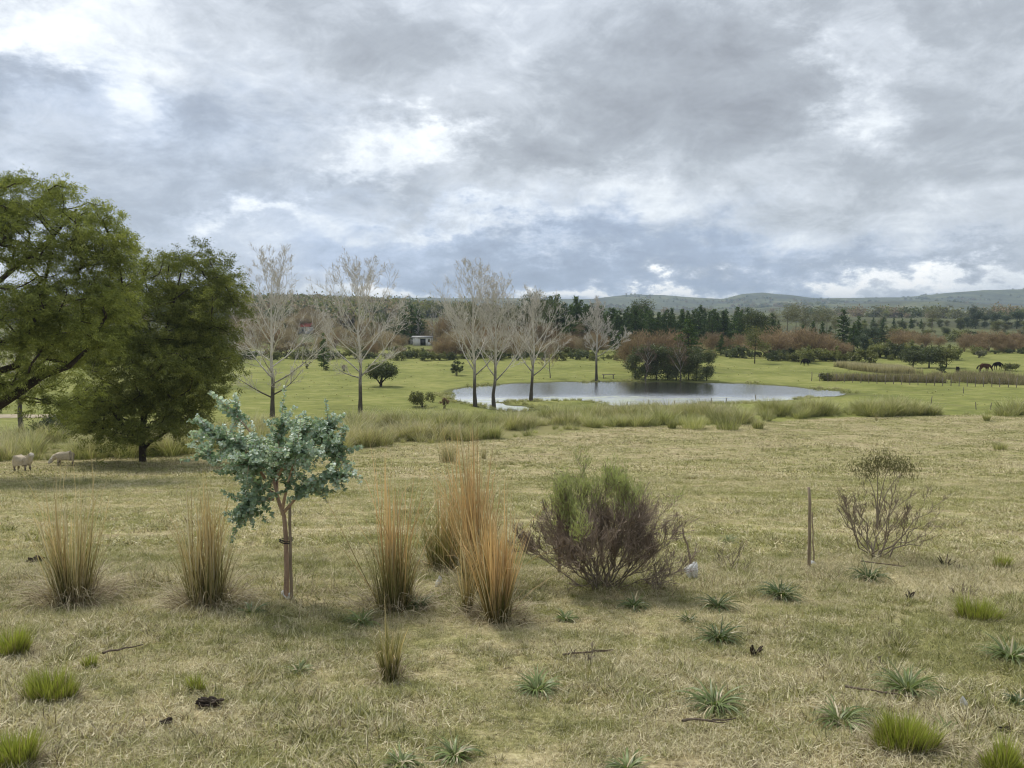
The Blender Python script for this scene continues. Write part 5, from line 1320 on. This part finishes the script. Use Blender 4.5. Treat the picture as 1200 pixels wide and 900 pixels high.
# ------------------------------------------------------------------ the staked sapling
S0 = gpt(335.5, 703); DS = S0[1]; rng = np.random.default_rng(77)
M_SBARK = bark_mat('sapling_bark', (.33, .22, .15), (.48, .35, .26), scale=18)
M_SLEAF = foliage_mat('round_gum_leaves', (.095, .15, .075), (.23, .32, .225), (.58, .66, .61), .35, .05, .45)
sap = thing('gum_sapling', 'young gum sapling with round bluish leaves, tied to a stake', 'tree', S0)
def sp_(px, py, dy_=0.0): return at_y(px, py, DS + dy_) - S0
trunk = [sp_(335.5, 706), sp_(336, 670), sp_(335, 630), sp_(333, 605), sp_(328, 592), sp_(324, 580)]
mb = MB(); tubes(mb, [(np.array(trunk), np.array([.036, .029, .026, .024, .021, .016]), .5)], 10)
obj('trunk', mb.mesh('trunk', True), M_SBARK, sap)
LIMB = [[(328, 592, 0), (322, 570, .05), (316, 545, .1), (300, 515, .1), (280, 490, .1), (263, 474, .1)], [(331, 596, 0), (335, 575, -.1), (342, 550, -.15), (350, 520, -.15), (356, 500, -.1)],
        [(324, 580, 0), (310, 572, .2), (290, 560, .3), (262, 545, .35), (240, 530, .4)], [(324, 580, 0), (325, 550, .2), (326, 520, .3), (330, 488, .3)], [(333, 600, 0), (350, 580, -.2), (372, 562, -.35), (400, 558, -.4)],
        [(342, 550, -.15), (365, 530, -.1), (390, 520, 0), (405, 540, .1)], [(316, 545, .1), (295, 535, -.2), (270, 520, -.3), (243, 502, -.3)], [(320, 585, 0), (300, 585, -.3), (290, 592, -.35), (284, 604, -.35)], [(326, 560, 0), (335, 540, -.4), (345, 525, -.6), (350, 530, -.7)],
        [(326, 560, 0), (325, 535, .5), (322, 515, .7)], [(310, 560, 0), (300, 545, -.45), (290, 540, -.6)], [(350, 525, 0), (372, 510, .3), (385, 500, .35)]]
lines = []; shoots = []; tips = []
for L in LIMB:
    pts = np.array([sp_(*q_) for q_ in L]); tt = np.linspace(0, 1, len(pts)); n_ = 9; t9 = np.linspace(0, 1, n_)
    pp = np.stack([np.interp(t9, tt, pts[:, i]) for i in range(3)], -1)
    lines.append((pp, .017 * (1 - t9) + .004, rng.random()))
    tips.append((pp[-1], unit(pp[-1] - pp[-3])))
    for f in rng.uniform(.25, 1.0, 33):
        q_ = np.array([np.interp(f, t9, pp[:, i]) for i in range(3)]); tg = unit(pp[min(8, int(f * 8) + 1)] - pp[int(f * 8)])
        dv = unit(tg * .5 + rng.normal(0, .75, 3) + [0, 0, .12]); tips.append((q_, dv))
LP, LA_, LH, LS = [], [], [], []
for q_, dv in tips:
    Ls = rng.uniform(.16, .36); e = q_ + dv * Ls + np.array([0, 0, rng.uniform(-.08, .05)])
    pts = bez(q_, q_ + dv * Ls * .6, e, 5); lines.append((pts, np.linspace(.0045, .0016, 5), rng.random()))
    k = int(Ls / .017); hue = np.clip(.33 + .34 * (q_[2] - 1.6) + rng.normal(0, .16), .05, .95)
    for j in range(k):
        f = (j + .5) / k; c = np.array([np.interp(f, np.linspace(0, 1, 5), pts[:, i]) for i in range(3)])
        sd = unit(np.cross(dv, rng.normal(size=3))) * rng.uniform(.8, 1.1)
        for s_ in (-1, 1):
            ax = unit(sd * s_ + dv * .25 + rng.normal(0, .15, 3)); sz = (.054 - .028 * f) * rng.uniform(.6, 1.3)
            LP.append(c + ax * sz * .55); LA_.append(ax); LH.append(np.clip(hue + .28 * f, 0, 1)); LS.append(sz)
mb = MB(); tubes(mb, lines, 5); obj('branches', mb.mesh('branches', True), M_SBARK, sap, kind='stuff')
LP, LA_, LS = np.array(LP), np.array(LA_), np.array(LS); nl = len(LP)
nrm = unit(rng.normal(size=(nl, 3)) * .6 + [0, 0, .8]); sd = unit(np.cross(LA_, nrm))
th = np.arange(7) / 7 * 2 * np.pi
V = LP[:, None] + (LA_[:, None] * np.cos(th)[None, :, None] * .55 + sd[:, None] * np.sin(th)[None, :, None] * .47) * LS[:, None, None]
V = V + (nrm * (LS * .0)[:, None])[:, None]
ctr = LP - nrm * (LS * .10)[:, None]
V = np.concatenate([V, ctr[:, None]], 1)
ba = (np.arange(nl) * 8)[:, None]
T = np.concatenate([np.concatenate([ba + j, ba + (j + 1) % 7, ba + 7], 1) for j in range(7)])
C = np.repeat(np.stack([rng.random(nl), np.array(LH), rng.random(nl)], -1), 8, 0)
obj('leaves', build_mesh('leaves', V.reshape(-1, 3), None, T, C), M_SLEAF, sap, kind='stuff')

STAKE = plain_mat('stake_wood', (.20, .155, .105), (.33, .265, .19), 24, .9, .1, (1, 1, .12), .5)
DARKTIE = plain_mat('dark_tie', (.02, .02, .022), (.035, .035, .035), 20, .7, .2)
WHITERAG = plain_mat('white_plastic', (.62, .62, .60), (.78, .78, .76), 14, .55, .4, (1, 1, 1), .6)
def stake(px0, py0, px1, py1, r, label, D=None, name='wooden_stake', mat=None, sag=.01, sides=7):
    p = gpt(px0, py0); D_ = D or p[1]
    if D: p = np.array([(px0 - CX) / F * D, D, gz((px0 - CX) / F * D, D)])
    e = at_y(px1, py1, p[1]) - p; e[1] = rng.normal(0, .03)
    tz = np.linspace(0, 1, 6)[:, None]
    pts = e * tz + rng.normal(0, sag, (6, 3)) * np.array([1, 1, .2]); pts[0] = [0, 0, -.12]
    pts = np.vstack([pts, pts[-1] + unit(e) * .004])
    t = thing(name, label, 'stake', p); mb = MB(); tubes(mb, [(pts, np.r_[np.linspace(r * 1.05, r * .92, 6), r * .12], .5)], sides)
    obj('shaft', mb.mesh('shaft', True), mat or STAKE, t); return t, p
st, sp0 = stake(333.2, 704, 338.5, 591, .019, 'wooden stake supporting the bluish leaved sapling', DS - .075, sag=.004)
mb = MB(); a = np.linspace(0, 2 * np.pi, 17)
lc = np.array(sp_(336.0, 633)); ring_ = np.stack([lc[0] + .072 * np.cos(a), -.035 + .085 * np.sin(a), np.full(17, lc[2]) + .01 * np.sin(a * 2)], -1)
tubes(mb, [(ring_, np.full(17, .007), .5), (ring_ + [0, 0, .02], np.full(17, .006), .5)], 5); tie = obj('tie', mb.mesh('tie', True), DARKTIE, sap, kind='stuff')
tie['label'] = 'dark tie binding trunk and stake'
def rag(px, py, hpx, wpx, label, seed, name='white_rag', cat='rag', dark_tip=True, D=None, lift=0.0):
    p = gpt(px, py); s_ = p[1] / F; rng_ = np.random.default_rng(seed)
    # folded sheet gathered at the top, wide in the middle, drawn in below
    nz_, nt_ = 16, 40; tt_ = np.linspace(0, 2 * np.pi, nt_, endpoint=False)
    V = []
    for k in range(nz_):
        f = k / (nz_ - 1); r = np.interp(f, [0, .15, .55, .85, 1], [.12, .34, .52, .30, .08])
        rr_ = r * (1 + .30 * np.sin(tt_ * 3 + seed + f * 2) + .22 * np.sin(tt_ * 7 + f * 5 + seed) + .5 * fbm(np.cos(tt_) * 2 + seed, np.sin(tt_) * 2 + f * 3, seed, 3))
        sh_ = .30 * math.sin(f * 4 + seed)
        V.append(np.stack([(rr_ * np.cos(tt_) + sh_) * wpx * s_, rr_ * np.sin(tt_) * wpx * s_ * .8, np.full(nt_, f * hpx * s_) + .06 * hpx * s_ * np.sin(tt_ * 2 + seed)], -1))
    V = np.array(V); ii_ = np.arange(nz_ * nt_).reshape(nz_, nt_)
    Q_ = np.stack([ii_[:-1], np.roll(ii_[:-1], -1, 1), np.roll(ii_[1:], -1, 1), ii_[1:]], -1).reshape(-1, 4)
    me = build_mesh(name, V.reshape(-1, 3), Q_, smooth=True)
    o = obj(name, me, WHITERAG, None, p - np.array([0, 0, .01])); tag(o, label, cat); return o
rag(812.5, 679, 22, 12, 'crumpled white plastic bag at the foot of the leaning stick', 3, 'plastic_bag', 'bag')
rag(514, 688, 15, 6, 'small white scrap hanging in grass between the tussocks', 5, 'white_scrap', 'scrap')
rag(1128, 832, 19, 7, 'small white scrap among dead leaves near the right edge', 6, 'white_scrap', 'scrap')
rag(336, 703, 13, 10, 'small pale wrap at the foot of the staked sapling', 7, 'trunk_wrap', 'wrap')
rag(953, 661, 5, 6, 'tiny white scrap at the foot of the thin wooden stake', 8, 'white_scrap', 'scrap')
stake(948.5, 666, 948, 571, .024, 'thin weathered upright stake left of the bare shrub', sag=.004)
stake(953.5, 660, 951, 600, .010, 'slender stick standing right beside the weathered stake')
stake(655, 672, 653.5, 578, .026, 'grey upright stake half hidden in the left of the brown bush')
stake(812, 665, 799, 620, .016, 'leaning stick above the crumpled white bag')
stake(375+301, 688, 675, 654, .006, 'thin twig upright in front of the brown bush') if False else None

# ------------------------------------------------------------------ shrubs of the foreground
def shrub_skel(h, w_, nst, seed, counts=(7, 6, 5), rr=.02, ang=1.0, up=.5, tr=.0022, wig=.05):
    rng_ = np.random.default_rng(seed); L0, L1 = [], []; tips_ = []
    def grow(p, dv, L, r, lev):
        n_ = 6 if lev < 2 else 3
        e = unit(dv + np.array([0, 0, up]) + rng_.normal(0, .15, 3))
        pts = bez(p, p + dv * L * .5, p + dv * L * .45 + e * L * .55, n_); pts[1:] += rng_.normal(0, wig * L * .5, (n_ - 1, 3))
        (L0 if lev < 2 else L1).append((pts, np.maximum(r * (1 - .75 * np.linspace(0, 1, n_)), tr), rng_.random()))
        if lev >= 3: tips_.append((pts[-1], e)); return
        for _ in range(counts[lev]):
            f = rng_.uniform(.36 if lev == 0 else .25, 1); q_ = np.array([np.interp(f, np.linspace(0, 1, n_), pts[:, i]) for i in range(3)])
            grow(q_, unit(dv * (1 - f) + e * f + rng_.normal(0, .42, 3)), L * rng_.uniform(.32, .55), max(r * (1 - .6 * f) * .6, tr), lev + 1)
    for i in range(nst):
        az = i * 2.399 + rng_.normal(0, .3); th_ = ang * math.sqrt((i + .5) / nst)
        dv = np.array([math.cos(az) * math.sin(th_), math.sin(az) * math.sin(th_) * .75, math.cos(th_)])
        Ls = .60 / math.sqrt((math.cos(th_) / h) ** 2 + (math.sin(th_) / w_) ** 2)
        grow(np.array([rng_.normal(0, .05), rng_.normal(0, .05), -.05]), dv, Ls * rng_.uniform(.85, 1.1), rr * rng_.uniform(.7, 1.2), 0)
    return L0, L1, tips_
M_SHTW = bark_mat('purple_brown_twigs', (.24, .185, .145), (.38, .305, .24), scale=6)
M_SHST = bark_mat('shrub_stems', (.20, .165, .12), (.34, .285, .215), scale=20)
M_SHGR = foliage_mat('broom_green_leaves', (.24, .27, .105), (.40, .44, .19), (.56, .59, .28), .4, .02)
p = gpt(706, 690); t = thing('twiggy_bush', 'broad brown twiggy bush with fresh green on its upper left', 'bush', p)
L0, L1, tp_ = shrub_skel(1.85, 1.50, 28, 91, (8, 7, 5), .014, 1.15, .40)
mb = MB(); tubes(mb, L0, 5); obj('stems', mb.mesh('stems', True), M_SHST, t, kind='stuff')
mb = MB(); tubes(mb, L1, 3)
P = np.array([q_[0] for q_ in tp_]); E = np.array([q_[1] for q_ in tp_])
sel = np.repeat(np.arange(len(P)), 1)
k = P[:, 2] > .45
PP = np.repeat(P[k], 2, 0) + rng.normal(0, .02, (2 * k.sum(), 3)); EE = np.repeat(E[k], 2, 0) + rng.normal(0, .3, (2 * k.sum(), 3))
cards(mb, PP, rng.uniform(.05, .10, len(PP)), .10, EE, rng)
obj('twigs', mb.mesh('twigs'), M_SHTW, t, kind='stuff')
gk = (P[:, 2] > 1.26 + .30 * np.maximum(0, P[:, 0] - .25) - .10 * np.maximum(0, -P[:, 0]) + rng.normal(0, .10, len(P))) | ((np.hypot(P[:, 0] + .42, P[:, 2] - 1.05) < .14))
PG = np.repeat(P[gk], 16, 0); m = len(PG); EG = np.repeat(E[gk], 16, 0)
PG = PG + EG * rng.uniform(-.06, .10, m)[:, None] + rng.normal(0, .03, (m, 3))
mb = MB(); cards(mb, PG, rng.uniform(.045, .095, m), .10, EG * .7 + rng.normal(0, .35, (m, 3)) + [0, 0, .35], rng, hh=np.repeat(np.clip(.5 + rng.normal(0, .2, gk.sum()), 0, 1), 16))
obj('foliage', mb.mesh('foliage'), M_SHGR, t, kind='stuff')

p = gpt(1026, 655); t = thing('bare_shrub', 'sparse nearly leafless shrub with small dark tufts on top', 'shrub', p)
L0, L1, tp_ = shrub_skel(1.85, 1.75, 12, 94, (4, 4, 4), .016, 1.1, .55, .0030, .08)
mb = MB(); tubes(mb, L0, 6); obj('stems', mb.mesh('stems', True), bark_mat('dark_shrub_bark', (.17, .14, .105), (.30, .25, .19), scale=20), t, kind='stuff')
mb = MB(); tubes(mb, L1, 3); obj('twigs', mb.mesh('twigs'), bark_mat('pale_shrub_twigs', (.20, .155, .115), (.30, .24, .18), scale=10), t, kind='stuff')
ctr_ = np.array([(-.05, 0, 1.62), (.15, 0, 1.60), (.40, 0, 1.52), (-.22, 0, 1.48)])
P = (np.repeat(ctr_, 620, 0) + rng.normal(0, 1, (2480, 3)) * [.13, .12, .085])
mb = MB(); cards(mb, P, rng.uniform(.04, .08, len(P)), .12, rng.normal(0, .5, (len(P), 3)) + [0, 0, .8], rng); obj('foliage', mb.mesh('foliage'), foliage_mat('dull_tuft_leaves', (.07, .06, .035), (.12, .115, .055), (.17, .18, .085), .2, .0), t, kind='stuff')
tl = [(bez(np.array([.0, 0, .5]), np.array([.0, 0, 1.1]), c + [0, 0, -.05], 6), np.linspace(.012, .004, 6), .5) for c in ctr_]
mb = MB(); tubes(mb, tl, 5); obj('limbs', mb.mesh('limbs', True), M_SHST, t, kind='stuff')
def small_twigs(px, py, top, wpx, label, seed, nst=7):
    p = gpt(px, py); h = (EZ - p[2]) + (HOR - top) * p[1] / F; w_ = wpx / F * p[1] / 2
    L0, L1, _ = shrub_skel(h * 1.2, w_ * 1.2, nst, seed, (4, 3, 0), .008, 1.0, .4, .0025, .06)
    t = thing('dead_twig_plant', label, 'plant', p); mb = MB(); tubes(mb, L0, 4); tubes(mb, L1, 3); obj('twigs', mb.mesh('twigs'), M_SHST, t, kind='stuff')
small_twigs(860, 668, 628, 56, 'thin dead twig plant right of the white bag', 111)
small_twigs(770, 690, 640, 60, 'tangle of dead twigs at the right foot of the brown bush', 112, 10)
small_twigs(1025, 790, 768, 22, 'small dark dead plant above the pale strap plant', 113)
small_twigs(1130, 700, 682, 40, 'spiky grey dead plant left of the flat right cushion', 114)
small_twigs(1048, 748, 732, 14, 'small dark upright twigs in the right foreground', 115, 5)
small_twigs(690, 775, 757, 44, 'low dead twigs lying in the centre foreground', 116, 6)

# sticks, stumps and dung on the ground
M_STICK = bark_mat('dead_stick', (.10, .075, .055), (.20, .16, .12), scale=22)
def stick(px0, py0, px1, py1, r, label, seed, fork=True):
    a, b = gpt(px0, py0), gpt(px1, py1); rng_ = np.random.default_rng(seed); n_ = 7; tz = np.linspace(0, 1, n_)[:, None]
    pts = a + (b - a) * tz + rng_.normal(0, .018, (n_, 3)) * np.array([1, 1, 0]); pts[:, 2] = g(pts[:, 0], pts[:, 1]) + .045 + r
    t = thing('fallen_stick', label, 'stick', a); mb = MB(); ln = [(pts - a, np.linspace(r, r * .45, n_), .5)]
    if fork:
        q_ = pts[3]; e = q_ + (b - a) * .3 + rng_.normal(0, .08, 3); e[2] = gz(e[0], e[1]) + .07
        ln.append((bez(q_, (q_ + e) / 2 + rng_.normal(0, .02, 3), e, 7) - a, np.linspace(r * .6, r * .2, 7), .5))
    tubes(mb, ln, 6); obj('wood', mb.mesh('wood', True), M_STICK, t)
stick(122, 772, 166, 762, .011, 'dark stick lying in the left foreground', 121)
stick(486, 0 + 722, 520, 716, .007, 'short stick near the foot of the straw tussocks', 122) if False else None
stick(340, 712, 330, 716, .009, 'short pale stick right of the sapling base', 123, False) if False else None
stick(800, 853, 860, 851, .010, 'long dark stick below the spreading strap plant', 124)
stick(665, 772, 718, 768, .010, 'forked dark twig in the centre foreground', 125)
stick(990, 812, 1075, 824, .009, 'long thin stick left of the pale strap plant', 126)
stick(1010, 661, 1060, 668, .012, 'brown stick at the foot of the bare shrub', 127)
stick(490, 752, 570, 748, .006, 'thin straw coloured stick right of the small green tussock', 128) if False else None
M_CHAR = plain_mat('charred_wood', (.03, .024, .02), (.10, .08, .062), 16, .95, .1, (1, 1, .3), .8)
def stump(px, py, hpx, label, seed, n_=4):
    n_ = n_ + 3
    p = gpt(px, py); rng_ = np.random.default_rng(seed); s_ = p[1] / F; ln = []
    for i in range(n_):
        az = rng_.random() * 6.28; L = hpx * s_ * rng_.uniform(.6, 1.1); th_ = rng_.uniform(.1, 1.0)
        e = np.array([math.cos(az) * math.sin(th_), math.sin(az) * math.sin(th_), math.cos(th_)]) * L
        ln.append((bez(np.array([0, 0, -.05]), e * .5 + rng_.normal(0, .02, 3), e, 5), np.linspace(.022, .006, 5) * rng_.uniform(.5, 1.1), rng_.random()))
    t = thing('burnt_stump', label, 'stump', p); mb = MB(); tubes(mb, ln, 6); obj('wood', mb.mesh('wood', True), M_CHAR, t, kind='stuff')
stump(885, 767, 20, 'blackened branching stump right of the dark strap plant', 131)
stump(1108, 664, 18, 'small black stump right of the bare shrub', 132, 3)
stump(1066, 703, 13, 'two pronged black stub below the bare shrub', 133, 2)
stump(1125, 668, 8, 'low black stub right of the small black stump', 134, 2)
stump(498, 706, 8, 'tiny dark stub between tussocks', 135, 2) if False else None
def dung(px, py, wpx, label, seed):
    p = gpt(px, py); s_ = p[1] / F; rng_ = np.random.default_rng(seed); bm = bmesh.new()
    bmesh.ops.create_icosphere(bm, subdivisions=4, radius=.5)
    for v_ in bm.verts:
        c = v_.co; f = fbm(np.array([c.x * 5 + seed]), np.array([c.y * 5 + c.z * 4]), seed, 4)[0]
        v_.co = Vector((c.x * (1 + f) * wpx * s_, c.y * (1 + f) * wpx * s_ * .7, max(-.02, (c.z + .35) * wpx * s_ * .38 * (1 + f) + .02)))
    me = bpy.data.meshes.new('dung_pat'); bm.to_mesh(me); bm.free()
    o = obj('dung_pat', me, M_CHAR, None, p); tag(o, label, 'dung')
dung(247, 829, 26, 'dark dung pat in the left foreground grass', 141)
dung(196, 850, 14, 'small dark dung pat left of the larger one', 142)
dung(1178, 860, 14, 'dark dung lump near the right edge bottom', 143)
dung(42, 660, 18, 'dark dung patch left of the far left tussock', 144)
# pale stones in the tall grass
M_STONE = plain_mat('pale_stone', (.45, .42, .36), (.60, .57, .50), 6, .9, .1)
for i, (px, py, wpx, lb) in enumerate([(482, 511, 11, 'pale flat stone in the tall grass, left of two'), (503, 510, 10, 'pale flat stone in the tall grass, right of two')]):
    p = gpt(px, py); s_ = p[1] / F; bm = bmesh.new(); bmesh.ops.create_icosphere(bm, subdivisions=3, radius=.5)
    for v_ in bm.verts:
        c = v_.co; f = fbm(np.array([c.x * 3 + i * 5]), np.array([c.y * 3 + c.z * 2]), i, 3)[0]
        v_.co = Vector((c.x * (1 + .5 * f) * wpx * s_, c.y * (1 + .5 * f) * .5, (c.z + .5) * .75 * (1 + .4 * f)))
    me = bpy.data.meshes.new('stone'); bm.to_mesh(me); bm.free()
    tag(obj('stone', me, M_STONE, None, p - np.array([0, 0, .05])), lb, 'stone')

# long uncut dead grass left along the row of shrubs and tussocks
rng = np.random.default_rng(909); nb = 22000
rx = rng.uniform(-40, 1240, nb); ry = np.interp(rx, [-40, 90, 250, 460, 590, 710, 860, 1030, 1240], [705, 706, 706, 706, 704, 692, 684, 668, 662]) + rng.normal(0, 15, nb)
u_ = (rx - CX) / F; dn = (ry - HOR) / F; dd = 2.1 / np.maximum(dn - .156, .05)     # along the slope
x, y = u_ * dd, dd
k = fbm(x / .8, y / .8, 66, 3) > rng.uniform(-.25, .45, nb); x, y = x[k], y[k]; nb = len(x)
mb = MB(); tall_ = np.clip(.6 + 1.2 * fbm(x / .6, y / .6, 67, 3), .2, 1.3)
blades(mb, np.stack([x, y, g(x, y)], -1), rng.random(nb) * 6.28, rng.uniform(.16, .5, nb) * tall_, rng.uniform(.2, 1.1, nb), rng.uniform(.3, 1.8, nb), rng.uniform(.005, .010, nb), 4, rng=rng)
tag(obj('uncut_dead_grass', mb.mesh('uncut_dead_grass'), ramp_mat('uncut_grass', (.27, .225, .13), (.52, .445, .29), (.20, .21, .075), .30, .2, .02, (0, 1), .4)), 'tangled long dead grass along the row of tussocks and shrubs', 'grass', kind='stuff')
# loose straw and dead leaf litter thrown about the foreground
M_LITTER = ramp_mat('loose_straw', (.40, .33, .20), (.58, .50, .33), (.17, .12, .08), .12, .2, .03, (0, 1), .3)
nb = 9000; x, y = wedge(nb, 3.8, 13); dens = fbm(x / 1.2, y / 1.2, 88, 3); k = dens > RNG.uniform(-.4, .5, nb); x, y = x[k], y[k]; nb = len(x)
mb = MB(); blades(mb, np.stack([x, y, g(x, y) + RNG.uniform(.025, .07, nb)], -1), RNG.random(nb) * 6.28, RNG.uniform(.04, .17, nb), RNG.normal(1.45, .2, nb), RNG.normal(.05, .9, nb), RNG.uniform(.003, .0065, nb), 4)
tag(obj('straw_litter', mb.mesh('straw_litter'), M_LITTER), 'loose dry straw strewn over the foreground grass', 'straw', kind='stuff')

# members of a small group that stand in a row are told apart by their place in it
ORD = 'first second third fourth fifth sixth seventh eighth ninth tenth eleventh twelfth thirteenth fourteenth fifteenth sixteenth seventeenth eighteenth nineteenth twentieth'.split()
for gname, text in [('dark cluster on the far bank', '{} dark evergreen from the left in the cluster on the far bank'), ('brown willows beyond the pond', '{} reddish brown leafless willow from the left beyond the pond'),
                    ('brown willows above the horses', '{} brown leafless willow from the left above the horses at right'), ('gum trees behind the bare trees', '{} tall gum from the left behind the bare pondside trees'),
                    ('grey gums right of the pine belt', '{} tall grey green gum from the left, right of the pine belt'), ('slim poplars by the white shed', '{} slim leafless poplar from the left beside the white shed'),
                    ('far pines beyond the willows', '{} small far pine from the left in the row beyond the willows'), ('far dark trees on the right', '{} far bluish dark tree from the left below the right hills'),
                    ('pines behind the left pasture', '{} dark pine from the left among scrub behind the left pasture'), ('pines below the grey gums', '{} low dark pine from the left at the foot of the gums')]:
    mem = sorted([o for o in COL.objects if o.get('group') == gname], key=lambda o: o.location.x / o.location.y)
    for o, w1 in zip(mem, ORD): o['label'] = text.format(w1)

# ------------------------------------------------------------------ haze
HB = 7100.0; zlo, zhi = float(Vg[:, 2].min()) - 1.0, float(Vg[:, 2].max()) + 14.0
mb = MB(); mb.box((0, 0, (zlo + zhi) / 2), (2 * HB, 2 * HB, zhi - zlo))
hm, n = new_mat('haze_air')
vol = n.add('ShaderNodeVolumePrincipled', {'Color': (.52, .65, .85), 'Density': .00018, 'Anisotropy': .3})
n.add('ShaderNodeOutputMaterial', {'Volume': vol.outputs[0]})
tag(obj('haze', mb.mesh('haze'), hm), 'thin pale haze filling the valley', 'haze', kind='stuff')
